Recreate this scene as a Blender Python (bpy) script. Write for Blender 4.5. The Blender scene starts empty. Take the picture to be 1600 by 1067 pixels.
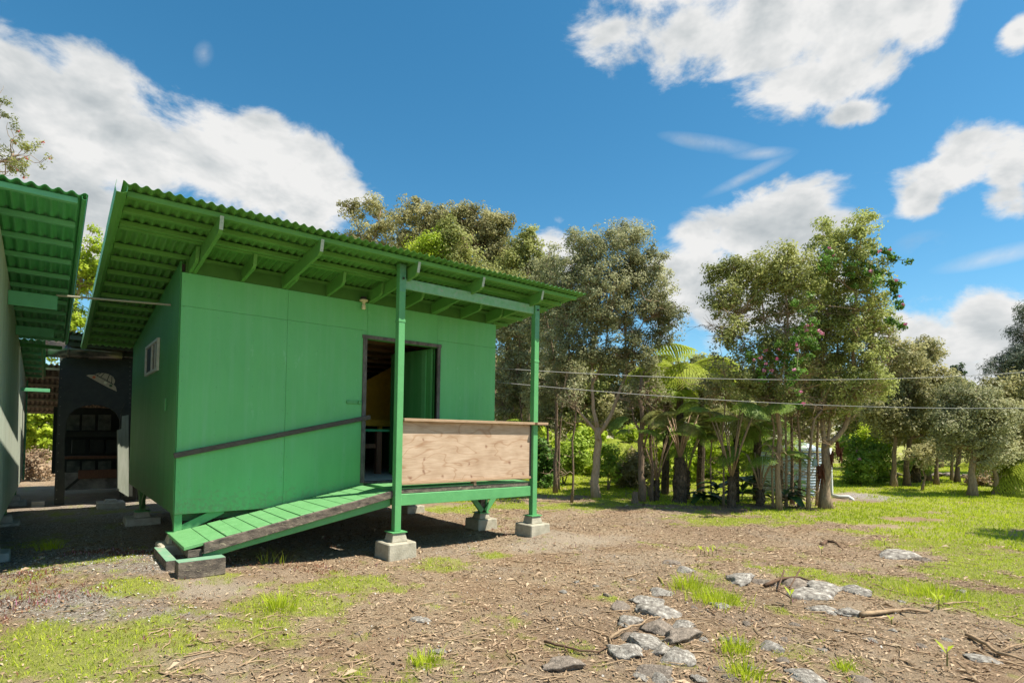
import bpy, bmesh, math, random
import numpy as np
from mathutils import Vector, Matrix
random.seed(7)
RNG = np.random.default_rng(11)
S = bpy.context.scene
COL = S.collection

# ------------------------------------------------------------------ camera
F_PX, CY = 882.09, 652.47
CAM = np.array([-1.1533, -7.5714, 0.9981])
FWD = np.array([0.63357864, 0.77315898, 0.02834244])
RGT = np.array([0.77310832, -0.63409283, 0.01515926])
FWD /= np.linalg.norm(FWD); RGT -= FWD * (RGT @ FWD); RGT /= np.linalg.norm(RGT)
UPV = np.cross(RGT, FWD)
cd = bpy.data.cameras.new('camera'); cam = bpy.data.objects.new('camera', cd); COL.objects.link(cam)
cd.sensor_width = 36.0; cd.lens = F_PX / 1600 * 36.0
cd.shift_y = (CY - 533.5) / 1600
cd.clip_end = 2000; cd.clip_start = 0.05
M = Matrix.Identity(4)
for i in range(3):
    M[i][0] = RGT[i]; M[i][1] = UPV[i]; M[i][2] = -FWD[i]; M[i][3] = CAM[i]
cam.matrix_world = M
S.camera = cam

# surveyed points: photograph coordinates turned into real positions
def ray(u, v):
    return FWD + RGT * (u - 800) / F_PX - UPV * (v - CY) / F_PX
def at(u, v, z=-0.6):
    d = ray(u, v); return CAM + d * ((z - CAM[2]) / d[2])
def on_y(u, v, y):
    d = ray(u, v); return CAM + d * ((y - CAM[1]) / d[1])
def on_x(u, v, x):
    d = ray(u, v); return CAM + d * ((x - CAM[0]) / d[0])
def deep(u, v, D):
    return CAM + ray(u, v) * D
def depth_of(p):
    return float((np.array(p) - CAM) @ FWD)

# ------------------------------------------------------------------ light
SUN = np.array([0.36, -0.43, 1.0]); SUN /= np.linalg.norm(SUN)
sun_el = math.asin(SUN[2]); sun_az = math.atan2(SUN[0], SUN[1])
sl = bpy.data.lights.new('sun', 'SUN'); sl.energy = 4.4; sl.angle = math.radians(0.5); sl.color = (1.0, 0.93, 0.81)
so = bpy.data.objects.new('sun', sl); COL.objects.link(so); so.location = (20, -20, 40)
so.rotation_euler = Vector(SUN).to_track_quat('Z', 'Y').to_euler()
S.view_settings.view_transform = 'Standard'; S.view_settings.look = 'None'
EXPO = 1.05; S.view_settings.exposure = EXPO; S.view_settings.gamma = 1; S.view_settings.use_curve_mapping = False

W = bpy.data.worlds.new('World'); S.world = W; W.use_nodes = True
def world():
    nt = W.node_tree; N = nt.nodes; L = nt.links; N.clear()
    def nd(t, **k):
        n = N.new(t)
        for a, b in k.items(): setattr(n, a, b)
        return n
    def mth(op, a, b=None, c=None, clamp=False):
        n = nd('ShaderNodeMath', operation=op, use_clamp=clamp)
        for i, x in enumerate((a, b, c)):
            if x is None: continue
            if isinstance(x, (int, float)): n.inputs[i].default_value = x
            else: L.new(x, n.inputs[i])
        return n.outputs[0]
    out = nd('ShaderNodeOutputWorld'); bg = nd('ShaderNodeBackground'); SKY = 0.11; bg.inputs[1].default_value = SKY
    sky = nd('ShaderNodeTexSky', sky_type='NISHITA'); sky.sun_disc = False
    sky.sun_elevation = sun_el; sky.sun_rotation = sun_az; sky.altitude = 600
    sky.air_density = 1.0; sky.dust_density = 0.4; sky.ozone_density = 2.2
    hs = nd('ShaderNodeHueSaturation'); hs.inputs['Hue'].default_value = .483; hs.inputs['Saturation'].default_value = 1.3; hs.inputs['Value'].default_value = .70
    L.new(sky.outputs[0], hs.inputs['Color'])
    tc = nd('ShaderNodeTexCoord'); sep = nd('ShaderNodeSeparateXYZ'); L.new(tc.outputs['Generated'], sep.inputs[0])
    az = mth('ARCTAN2', sep.outputs[0], sep.outputs[1]); el = mth('ARCSINE', sep.outputs[2])
    ce = mth('COSINE', el)
    # stretched noise on the sky directions
    mp = nd('ShaderNodeMapping'); mp.inputs['Scale'].default_value = (1, 1, 1.7); L.new(tc.outputs['Generated'], mp.inputs[0])
    def fbm(scale, detail, off=(0, 0, 0), rough=0.55, dist=0.0):
        m2 = nd('ShaderNodeMapping'); m2.inputs['Location'].default_value = off; L.new(mp.outputs[0], m2.inputs[0])
        n = nd('ShaderNodeTexNoise'); n.inputs['Scale'].default_value = scale; n.inputs['Detail'].default_value = detail
        n.inputs['Roughness'].default_value = rough; n.inputs['Distortion'].default_value = dist
        L.new(m2.outputs[0], n.inputs[0]); return n.outputs[0]
    n1 = fbm(6.5, 14, rough=0.6, dist=.25)
    so_ = SUN * 0.05
    m1 = fbm(5.5, 5, rough=0.6, dist=.2); n2 = fbm(5.5, 5, off=tuple(so_), rough=0.6, dist=.2)
    nb = fbm(2.0, 4, off=(3, 1, 2))
    clouds = [  # centre and half-size in the photograph, weight
        (20, 170, 150, 130), (150, 150, 90, 110), (210, 230, 160, 130), (330, 250, 120, 100), (420, 290, 110, 90), (500, 320, 90, 60), (400, 205, 55, 45), (60, 320, 200, 120),
        (960, 45, 120, 55), (1080, 50, 130, 75), (1200, 40, 140, 110), (1320, 110, 100, 95), (1400, 20, 130, 60), (1330, 175, 60, 30), (1180, -40, 330, 60),
        (1490, 265, 95, 60), (1580, 275, 70, 80), (1450, 310, 50, 35), (1590, 50, 40, 40),
        (1190, 360, 140, 62), (1090, 370, 60, 50), (1090, 440, 100, 90), (1250, 330, 60, 35), (1160, 470, 160, 90),
        (1560, 510, 110, 50), (1440, 560, 130, 80), (1650, 560, 200, 90), (1380, 510, 60, 30), (870, 410, 60, 50), (1440, 380, 45, 18), (1300, 20, 140, 80), (1440, 40, 60, 45), (1250, 130, 90, 60)]
    cur = None
    for (u, v, a, b) in clouds:
        d = ray(u, v); d = d / np.linalg.norm(d)
        a0 = math.atan2(d[0], d[1]); e0 = math.asin(d[2])
        t = (u - 800) / F_PX; s = (v - CY) / F_PX
        ra = a / F_PX / (1 + t * t) ; re = b / F_PX / (1 + s * s) / math.sqrt(1 + t * t) * 1.0
        dx = mth('MULTIPLY', mth('SUBTRACT', az, a0), 1 / ra); dy = mth('MULTIPLY', mth('SUBTRACT', el, e0), 1 / re)
        r = mth('SQRT', mth('ADD', mth('MULTIPLY', dx, dx), mth('MULTIPLY', dy, dy)))
        w_ = 1.0 if b > 20 else 0.35
        x = mth('SUBTRACT', w_, mth('MULTIPLY', r, 0.95))
        cur = x if cur is None else mth('SMOOTH_MAX', cur, x, 0.25)
    # everywhere outside the view: scattered cumulus of the same kind
    inview = nd('ShaderNodeVectorMath', operation='DOT_PRODUCT'); L.new(tc.outputs['Generated'], inview.inputs[0]); inview.inputs[1].default_value = tuple((FWD + UPV * .25) / np.linalg.norm(FWD + UPV * .25))
    outside = mth('SUBTRACT', 1, mth('SMOOTHSTEP', inview.outputs['Value'], 0, 1)) if False else None
    mr = nd('ShaderNodeMapRange', interpolation_type='SMOOTHSTEP'); L.new(inview.outputs['Value'], mr.inputs[0])
    mr.inputs[1].default_value = 0.62; mr.inputs[2].default_value = 0.35; mr.inputs[3].default_value = 0; mr.inputs[4].default_value = 1
    gen = mth('MULTIPLY', mth('SUBTRACT', nb, 0.50), 3.2)
    gen = mth('SUBTRACT', mth('MULTIPLY', mth('ADD', gen, 1), mr.outputs[0]), 1)
    cur = mth('MAXIMUM', cur, gen)
    dens = mth('ADD', cur, mth('MULTIPLY', mth('SUBTRACT', n1, 0.5), 2.7))
    cov = nd('ShaderNodeMapRange', interpolation_type='SMOOTHSTEP'); L.new(dens, cov.inputs[0]); cov.inputs[1].default_value = -0.05; cov.inputs[2].default_value = 0.42
    wis = None
    for (u, v, a, b, tl) in [(1110, 225, 90, 16, -.25), (1190, 240, 60, 12, -.1), (1170, 275, 80, 12, .3), (1440, 380, 50, 22, 0), (318, 85, 18, 26, .3), (1560, 400, 120, 18, .1), (980, 350, 40, 12, 0)]:
        d = ray(u, v); d = d / np.linalg.norm(d); a0 = math.atan2(d[0], d[1]); e0 = math.asin(d[2]); t = (u - 800) / F_PX; s = (v - CY) / F_PX
        ra = a / F_PX / (1 + t * t); re = b / F_PX / (1 + s * s) / math.sqrt(1 + t * t)
        ex = mth('SUBTRACT', az, a0); ey = mth('SUBTRACT', mth('SUBTRACT', el, e0), mth('MULTIPLY', ex, tl)); dx = mth('MULTIPLY', ex, 1/ra); dy = mth('MULTIPLY', ey, 1/re)
        x = mth('MAXIMUM', mth('SUBTRACT', 1, mth('SQRT', mth('ADD', mth('MULTIPLY', dx, dx), mth('MULTIPLY', dy, dy)))), 0); wis = x if wis is None else mth('MAXIMUM', wis, x)
    wis = mth('MULTIPLY', wis, mth('MULTIPLY', mth('MAXIMUM', mth('SUBTRACT', n1, .36), 0), 2.4), clamp=True)
    lit = mth('MULTIPLY', mth('SUBTRACT', m1, n2), 2.6)                     # brighter where the cloud thins towards the sun
    thick = nd('ShaderNodeMapRange', interpolation_type='SMOOTHSTEP'); L.new(dens, thick.inputs[0]); thick.inputs[1].default_value = 0.1; thick.inputs[2].default_value = 1.3
    sh = mth('ADD', mth('SUBTRACT', 0.82, mth('MULTIPLY', thick.outputs[0], 0.34)), mth('MULTIPLY', lit, 0.75), clamp=False)
    sh = mth('ADD', sh, mth('MULTIPLY', mth('SUBTRACT', fbm(3, 3, off=(5, 5, 5)), .5), 0.5))
    shc = mth('MAXIMUM', mth('MINIMUM', sh, 1.0), 0.0)
    ramp = nd('ShaderNodeValToRGB'); L.new(shc, ramp.inputs[0])
    e = ramp.color_ramp.elements
    e[0].position = 0.1; e[0].color = (0.42, 0.47, 0.50, 1); e[1].position = 0.88; e[1].color = (0.90, 0.90, 0.89, 1)
    m = ramp.color_ramp.elements.new(0.45); m.color = (0.62, 0.655, 0.67, 1)
    sc = nd('ShaderNodeVectorMath', operation='SCALE'); L.new(ramp.outputs[0], sc.inputs[0]); sc.inputs['Scale'].default_value = 1.0 / SKY / 2 ** EXPO * 0.97
    mix = nd('ShaderNodeMix', data_type='RGBA'); L.new(mth('MAXIMUM', cov.outputs[0], wis), mix.inputs[0]); L.new(hs.outputs[0], mix.inputs[6]); L.new(sc.outputs[0], mix.inputs[7])
    L.new(mix.outputs[2], bg.inputs[0]); L.new(bg.outputs[0], out.inputs[0])
world()

# ------------------------------------------------------------------ helpers
def tag(o, label=None, cat=None, group=None, kind=None):
    if label: o['label'] = label
    if cat: o['category'] = cat
    if group: o['group'] = group
    if kind: o['kind'] = kind
    return o
def thing(name, label, cat, loc, group=None):
    o = bpy.data.objects.new(name, None); COL.objects.link(o); o.location = loc; o.empty_display_size = .2
    return tag(o, label, cat, group)
def origin(o):
    v = Vector((0, 0, 0))
    while o is not None: v = v + o.location; o = o.parent
    return v
class MB:
    def __init__(s): s.v = []; s.f = []
    def add(s, vs, fs):
        k = len(s.v); s.v += [tuple(float(c) for c in p) for p in vs]; s.f += [tuple(i + k for i in f) for f in fs]; return s
    def box(s, x0, x1, y0, y1, z0, z1):
        return s.add([(x0,y0,z0),(x1,y0,z0),(x1,y1,z0),(x0,y1,z0),(x0,y0,z1),(x1,y0,z1),(x1,y1,z1),(x0,y1,z1)],
                     [(0,3,2,1),(4,5,6,7),(0,1,5,4),(1,2,6,5),(2,3,7,6),(3,0,4,7)])
    def beam(s, p, q, w, h, up=(0,0,1)):       # bar from p to q (centre line), w sideways, h along up
        p = Vector(p); q = Vector(q); d = (q - p).normalized(); u = Vector(up); r = d.cross(u).normalized(); u = r.cross(d).normalized()
        c = [(-w/2,-h/2),(w/2,-h/2),(w/2,h/2),(-w/2,h/2)]
        vs = [p + r*a + u*b for a, b in c] + [q + r*a + u*b for a, b in c]
        return s.add(vs, [(0,1,2,3),(7,6,5,4),(0,4,5,1),(1,5,6,2),(2,6,7,3),(3,7,4,0)])
    def prism(s, poly, ax, a0, a1):            # polygon in the two other axes, extruded along ax
        def mk(p, a):
            return (a, p[0], p[1]) if ax == 0 else (p[0], a, p[1]) if ax == 1 else (p[0], p[1], a)
        n = len(poly); vs = [mk(p, a0) for p in poly] + [mk(p, a1) for p in poly]
        return s.add(vs, [tuple(range(n)), tuple(range(2*n-1, n-1, -1))] + [(i, i+n, (i+1) % n + n, (i+1) % n) for i in range(n)])
    def tube(s, pts, rad, n=6, cap=True):
        pts = [Vector(p) for p in pts]; rs = rad if hasattr(rad, '__len__') else [rad]*len(pts); k = len(s.v); ref = Vector((0.31, 0.2, 0.93))
        for i, p in enumerate(pts):
            d = (pts[min(i+1, len(pts)-1)] - pts[max(i-1, 0)]).normalized()
            a = d.cross(ref)
            if a.length < 0.15: a = d.cross(Vector((1, 0, 0)))
            a.normalize(); b = d.cross(a)
            for j in range(n):
                t = 2*math.pi*j/n; s.v.append(tuple(p + (a*math.cos(t) + b*math.sin(t))*rs[i]))
        for i in range(len(pts)-1):
            for j in range(n):
                s.f.append((k+i*n+j, k+i*n+(j+1) % n, k+(i+1)*n+(j+1) % n, k+(i+1)*n+j))
        if cap:
            s.f.append(tuple(k+j for j in range(n))[::-1]); s.f.append(tuple(k+(len(pts)-1)*n+j for j in range(n)))
        return s
    def lathe(s, c, prof, n=16):
        k = len(s.v)
        for r, z in prof:
            for j in range(n):
                t = 2*math.pi*j/n; s.v.append((c[0]+r*math.cos(t), c[1]+r*math.sin(t), c[2]+z))
        for i in range(len(prof)-1):
            for j in range(n): s.f.append((k+i*n+j, k+i*n+(j+1) % n, k+(i+1)*n+(j+1) % n, k+(i+1)*n+j))
        s.f.append(tuple(k+j for j in range(n))[::-1]); s.f.append(tuple(k+(len(prof)-1)*n+j for j in range(n)))
        return s
    def build(s, name, mat, parent=None, bevel=0, smooth=False, fix=True):
        o0 = origin(parent) if parent else Vector((0, 0, 0))
        me = bpy.data.meshes.new(name); me.from_pydata([(x-o0.x, y-o0.y, z-o0.z) for x, y, z in s.v], [], s.f)
        if fix or bevel:
            bm = bmesh.new(); bm.from_mesh(me)
            if fix: bmesh.ops.recalc_face_normals(bm, faces=bm.faces)
            if bevel: bmesh.ops.bevel(bm, geom=bm.edges[:], offset=bevel, segments=1, affect='EDGES', clamp_overlap=True)
            bm.to_mesh(me); bm.free()
        if mat: me.materials.append(mat)
        if smooth: me.polygons.foreach_set('use_smooth', [True]*len(me.polygons))
        o = bpy.data.objects.new(name, me); COL.objects.link(o)
        if parent: o.parent = parent
        return o
def npmesh(name, V, Fc, mat, parent=None, tint=None, smooth=False):
    """V (n,3), Fc (m,k) arrays -> object; tint (n,3) point colours"""
    V = np.asarray(V, dtype=np.float32); Fc = np.asarray(Fc, dtype=np.int32); m, k = Fc.shape
    if parent: V = V - np.array(origin(parent), dtype=np.float32)
    me = bpy.data.meshes.new(name); me.vertices.add(len(V)); me.vertices.foreach_set('co', V.ravel())
    me.loops.add(m*k); me.loops.foreach_set('vertex_index', Fc.ravel())
    me.polygons.add(m); me.polygons.foreach_set('loop_start', np.arange(0, m*k, k, dtype=np.int32))
    me.polygons.foreach_set('loop_total', np.full(m, k, dtype=np.int32))
    if smooth: me.polygons.foreach_set('use_smooth', np.ones(m, dtype=bool))
    if tint is not None:
        a = me.color_attributes.new('tint', 'FLOAT_COLOR', 'POINT')
        a.data.foreach_set('color', np.concatenate([tint, np.ones((len(V), 1))], 1).astype(np.float32).ravel())
    me.update(calc_edges=True); me.materials.append(mat)
    o = bpy.data.objects.new(name, me); COL.objects.link(o)
    if parent: o.parent = parent
    return o
def share(o, name, parent, loc=(0,0,0), rot=(0,0,0), scale=(1,1,1)):
    c = bpy.data.objects.new(name, o.data); COL.objects.link(c); c.parent = parent
    c.location = loc; c.rotation_euler = rot; c.scale = scale; return c

# value noise on arrays
_T = np.random.default_rng(5).random((256, 256))
def vnoise(x, y):
    xi = np.floor(x).astype(int); yi = np.floor(y).astype(int); fx = x-xi; fy = y-yi
    fx = fx*fx*(3-2*fx); fy = fy*fy*(3-2*fy)
    g = lambda a, b: _T[a & 255, b & 255]
    return (g(xi, yi)*(1-fx)+g(xi+1, yi)*fx)*(1-fy)+(g(xi, yi+1)*(1-fx)+g(xi+1, yi+1)*fx)*fy
def fbm(x, y, o=4):
    s = 0; a = .5; t = 0
    for i in range(o): s = s+a*vnoise(x*2**i+17*i, y*2**i+31*i); t += a; a *= .5
    return s/t

# ------------------------------------------------------------------ materials
MAT = {}
def mat(name, col=None, rough=.7, spec=.3, col2=None, scale=6, detail=6, stretch=(1,1,1), bump=.0, bscale=60, wear=None, metal=0, contrast=(.35,.65), coat=0):
    """two-tone noise paint or wood with relief; wear = (colour, amount, scale)"""
    m = bpy.data.materials.new(name); m.use_nodes = True; nt = m.node_tree; N = nt.nodes; L = nt.links
    p = N['Principled BSDF']; p.inputs['Roughness'].default_value = rough; p.inputs['Specular IOR Level'].default_value = spec; p.inputs['Metallic'].default_value = metal
    tc = N.new('ShaderNodeTexCoord'); mp = N.new('ShaderNodeMapping'); mp.inputs['Scale'].default_value = stretch; L.new(tc.outputs['Object'], mp.inputs[0])
    no = N.new('ShaderNodeTexNoise'); no.inputs['Scale'].default_value = scale; no.inputs['Detail'].default_value = detail; no.inputs['Roughness'].default_value = .65; L.new(mp.outputs[0], no.inputs[0])
    r = N.new('ShaderNodeValToRGB'); L.new(no.outputs[0], r.inputs[0]); r.color_ramp.elements[0].position, r.color_ramp.elements[1].position = contrast
    r.color_ramp.elements[0].color = (*(col2 or col), 1); r.color_ramp.elements[1].color = (*col, 1); last = r.outputs[0]
    if wear:
        wn = N.new('ShaderNodeTexNoise'); wn.inputs['Scale'].default_value = wear[2]; wn.inputs['Detail'].default_value = 8; wn.inputs['Roughness'].default_value = .7; L.new(mp.outputs[0], wn.inputs[0])
        wr = N.new('ShaderNodeMapRange'); L.new(wn.outputs[0], wr.inputs[0]); wr.inputs[1].default_value = 1-wear[1]; wr.inputs[2].default_value = 1-wear[1]+.08
        mx = N.new('ShaderNodeMix'); mx.data_type = 'RGBA'; L.new(wr.outputs[0], mx.inputs[0]); L.new(last, mx.inputs[6]); mx.inputs[7].default_value = (*wear[0], 1); last = mx.outputs[2]
    L.new(last, p.inputs['Base Color'])
    if bump:
        bn = N.new('ShaderNodeTexNoise'); bn.inputs['Scale'].default_value = bscale; bn.inputs['Detail'].default_value = 5; L.new(mp.outputs[0], bn.inputs[0])
        b = N.new('ShaderNodeBump'); b.inputs['Strength'].default_value = bump; b.inputs['Distance'].default_value = .01; L.new(bn.outputs[0], b.inputs['Height']); L.new(b.outputs[0], p.inputs['Normal'])
    MAT[name] = m; return m
def weathered(m, zlo, zhi, mud=(.20, .25, .13), streak=(.21, .50, .27)):
    nt = m.node_tree; N = nt.nodes; L = nt.links; p = N['Principled BSDF']; src = p.inputs['Base Color'].links[0].from_socket
    ge = N.new('ShaderNodeNewGeometry'); mp = N.new('ShaderNodeMapping'); mp.inputs['Scale'].default_value = (7, 7, .35); L.new(ge.outputs['Position'], mp.inputs[0])
    n = N.new('ShaderNodeTexNoise'); n.inputs['Scale'].default_value = 1.6; n.inputs['Detail'].default_value = 9; n.inputs['Roughness'].default_value = .7; L.new(mp.outputs[0], n.inputs[0])
    r = N.new('ShaderNodeMapRange'); L.new(n.outputs[0], r.inputs[0]); r.inputs[1].default_value = .48; r.inputs[2].default_value = .72; r.inputs[4].default_value = .38
    a = N.new('ShaderNodeMix'); a.data_type = 'RGBA'; L.new(r.outputs[0], a.inputs[0]); L.new(src, a.inputs[6]); a.inputs[7].default_value = (*streak, 1)
    sx = N.new('ShaderNodeSeparateXYZ'); L.new(ge.outputs['Position'], sx.inputs[0]); zr = N.new('ShaderNodeMapRange'); L.new(sx.outputs[2], zr.inputs[0]); zr.inputs[1].default_value = zhi; zr.inputs[2].default_value = zlo
    n2 = N.new('ShaderNodeTexNoise'); n2.inputs['Scale'].default_value = 22; n2.inputs['Detail'].default_value = 8; n2.inputs['Roughness'].default_value = .75; L.new(ge.outputs['Position'], n2.inputs[0])
    ad = N.new('ShaderNodeMath'); ad.operation = 'MULTIPLY_ADD'; L.new(zr.outputs[0], ad.inputs[0]); ad.inputs[1].default_value = .30; L.new(n2.outputs[0], ad.inputs[2]); r2 = N.new('ShaderNodeMapRange'); L.new(ad.outputs[0], r2.inputs[0]); r2.inputs[1].default_value = .66; r2.inputs[2].default_value = .86; r2.inputs[4].default_value = .6
    b = N.new('ShaderNodeMix'); b.data_type = 'RGBA'; L.new(r2.outputs[0], b.inputs[0]); L.new(a.outputs[2], b.inputs[6]); b.inputs[7].default_value = (*mud, 1); L.new(b.outputs[2], p.inputs['Base Color'])
    wv = N.new('ShaderNodeTexNoise'); wv.inputs['Scale'].default_value = 1.3; wv.inputs['Detail'].default_value = 2; L.new(ge.outputs['Position'], wv.inputs[0]); bu = N.new('ShaderNodeBump'); bu.inputs['Strength'].default_value = .35; bu.inputs['Distance'].default_value = .08; L.new(wv.outputs[0], bu.inputs['Height'])
    old = p.inputs['Normal'].links[0].from_node if p.inputs['Normal'].links else None
    if old: L.new(bu.outputs[0], old.inputs['Normal'])
    else: L.new(bu.outputs[0], p.inputs['Normal'])
GP = (.145, .50, .175)
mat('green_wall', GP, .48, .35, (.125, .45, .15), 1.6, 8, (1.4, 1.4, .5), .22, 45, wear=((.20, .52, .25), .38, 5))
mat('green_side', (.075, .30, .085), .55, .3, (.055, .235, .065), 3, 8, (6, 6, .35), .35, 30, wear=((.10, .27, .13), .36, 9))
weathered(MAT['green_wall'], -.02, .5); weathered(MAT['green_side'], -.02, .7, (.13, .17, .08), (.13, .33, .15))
mat('green_trim', (.115, .37, .135), .45, .35, (.095, .32, .115), 5, 6, (1, 1, 1), .2, 40, wear=((.18, .41, .22), .34, 11))
mat('green_rafter', (.12, .32, .07), .5, .3, (.10, .28, .06), 5, 6, (1, 1, 1), .2, 40)  # same paint as the walls; yellow ground bounce is put into this green
mat('green_roof', (.115, .32, .075), .42, .4, (.095, .27, .06), 3, 5, (1, 1, 1), .05, 30, wear=((.09, .27, .06), .35, 4))  # roof green also yellowed to carry bounced ground light on its underside
mat('green_deck', (.15, .36, .145), .6, .25, (.115, .30, .11), 9, 8, (1, 1, 1), .4, 60, wear=((.27, .36, .20), .37, 10))
mat('beam_end', (.46, .52, .46), .8, .2, (.30, .40, .30), 30, 5, bump=.2)
mat('bare_beam', (.24, .44, .29), .7, .2, (.16, .40, .20), 14, 8, (1, 1, 1), .3, 50, wear=((.33, .38, .32), .42, 12))
mat('old_wood', (.20, .165, .13), .85, .15, (.055, .048, .042), 9, 9, (1, 1, 2), .6, 60, wear=((.36, .32, .22), .42, 14))
mat('dull_paint', (.14, .36, .22), .7, .2, (.10, .30, .17), 14, 6)
mat('rail_wood', (.13, .11, .095), .8, .2, (.07, .058, .05), 20, 8, (1, 6, 6), .4, 50)
mat('trim_dark', (.17, .15, .14), .7, .25, (.075, .068, .064), 20, 8, (1, 1, .4), .3, 60, wear=((.25, .22, .2), .27, 30))
mat('concrete', (.44, .41, .32), .9, .12, (.29, .27, .205), 9, 10, (1, 1, 1), .5, 50, wear=((.58, .54, .44), .36, 7))
mat('concrete_shade', (.42, .42, .39), .9, .15, (.3, .3, .27), 9, 10, (1, 1, 1), .5, 50)
mat('cap_wood', (.44, .31, .20), .7, .25, (.33, .22, .13), 12, 9, (.6, 5, 5), .25, 60)
mat('white_trim', (.62, .62, .56), .5, .3, (.5, .5, .44), 20, 5)
mat('glass', (.015, .02, .02), .06, .6)
mat('curtain', (.30, .30, .26), .8, .2, (.2, .2, .17), 20, 3, (1, 8, 1))
mat('screen', (.03, .035, .035), .6, .3)
mat('cream', (.62, .58, .38), .5, .3)
mat('bulb', (.75, .72, .5), .3, .4)
mat('black_metal', (.02, .02, .022), .5, .4)
mat('inside_wall', (.20, .18, .13), .8, .2, (.15, .13, .10), 4)
mat('inside_ceiling', (.34, .20, .10), .3, .5, (.22, .13, .06), 5, 6, (1, 6, 1), .2)
mat('inside_floor', (.62, .62, .58), .6, .3, (.48, .48, .45), 6, 8)
mat('yellow_paint', (.75, .48, .05), .6, .3, (.62, .38, .04), 6)
mat('green_bench', (.06, .38, .16), .5, .3)
mat('brown_wood', (.24, .12, .07), .7, .2, (.16, .08, .05), 12, 6, (3, 3, 1))
mat('neighbour_wall', (.56, .60, .50), .75, .25, (.44, .50, .40), 2.5, 8, (4, 4, .4), .25, 30, wear=((.36, .34, .2), .42, 3))
mat('neighbour_green', (.13, .44, .22), .5, .35, (.11, .38, .19), 6)
mat('neighbour_roof', (.09, .40, .15), .33, .6, (.075, .35, .12), 4, 5)
mat('black_paint', (.05, .055, .045), .6, .3, (.035, .038, .032), 8, 8, bump=.15)
mat('grey_board', (.24, .24, .20), .8, .2, (.09, .095, .085), 6, 8)
mat('counter_board', (.36, .35, .31), .8, .2, (.16, .16, .15), 6, 8)
mat('whitewash', (.36, .38, .32), .85, .2, (.26, .29, .23), 5, 9, (5, 5, .5), .4, 40, wear=((.06, .07, .05), .33, 7))
mat('saucer', (.52, .43, .27), .7, .2, (.46, .38, .24), 8)
mat('saucer_line', (.03, .03, .02), .8, .1)
mat('red_dot', (.6, .15, .05), .5, .3); mat('pale_dot', (.7, .65, .4), .5, .3); mat('green_dot', (.08, .12, .05), .5, .3)
mat('shed_roof', (.30, .24, .19), .7, .3, (.1, .075, .06), 6, 6); mat('shed_batten', (.60, .46, .36), .8, .2, (.45, .34, .26), 9)
mat('black_pipe', (.11, .085, .06), .2, .6, (.03, .025, .02), 5)
mat('rod', (.38, .36, .27), .6, .4)
mat('cable', (.22, .22, .21), .5, .4)
mat('tank', (.46, .54, .60), .45, .4, (.38, .46, .52), 3, 5, metal=.1); mat('pvc', (.72, .74, .70), .4, .4, (.6, .62, .58), 5)
mat('jug', (.45, .58, .52), .3, .5); mat('lime', (.35, .62, .03), .5, .3)
mat('dead_frond', (.16, .055, .03), .9, .1, (.10, .04, .025), 10)
mat('bark_pale', (.56, .42, .31), .9, .05, (.38, .28, .20), 8, 9, (4, 4, 1), .8, 25, wear=((.38, .34, .28), .36, 6))
mat('bark_brown', (.42, .31, .21), .9, .05, (.20, .145, .10), 9, 9, (4, 4, 1), .9, 25, wear=((.27, .2, .07), .34, 4))
mat('bark_dark', (.28, .20, .14), .95, .05, (.13, .095, .07), 12, 9, (4, 4, 1), 1.0, 25)
mat('twig_tan', (.40, .29, .19), .9, .05, (.28, .20, .13), 12)
mat('stem_green', (.17, .19, .05), .6, .3, (.14, .12, .04), 9)
mat('hapuu', (.16, .12, .085), .98, .05, (.035, .028, .02), 22, 9, (1, 1, .5), 1.0, 60)
def rockmat():
    m = mat('rock', (.37, .345, .30), .95, .05, (.13, .115, .10), 5, 12, (1, 1, 1), 1.0, 22, wear=((.55, .525, .46), .42, 5), contrast=(.38, .6)); return m
rockmat()
mat('rock_dark', (.31, .26, .21), .95, .05, (.12, .10, .082), 6, 12, (1, 1, 1), 1.0, 22, wear=((.48, .45, .39), .38, 7))
mat('stick', (.40, .29, .18), .9, .1, (.23, .16, .10), 14, 6, bump=.4); mat('stick_dark', (.16, .10, .065), .9, .1, (.09, .06, .04), 14, 6, bump=.4)

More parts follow.
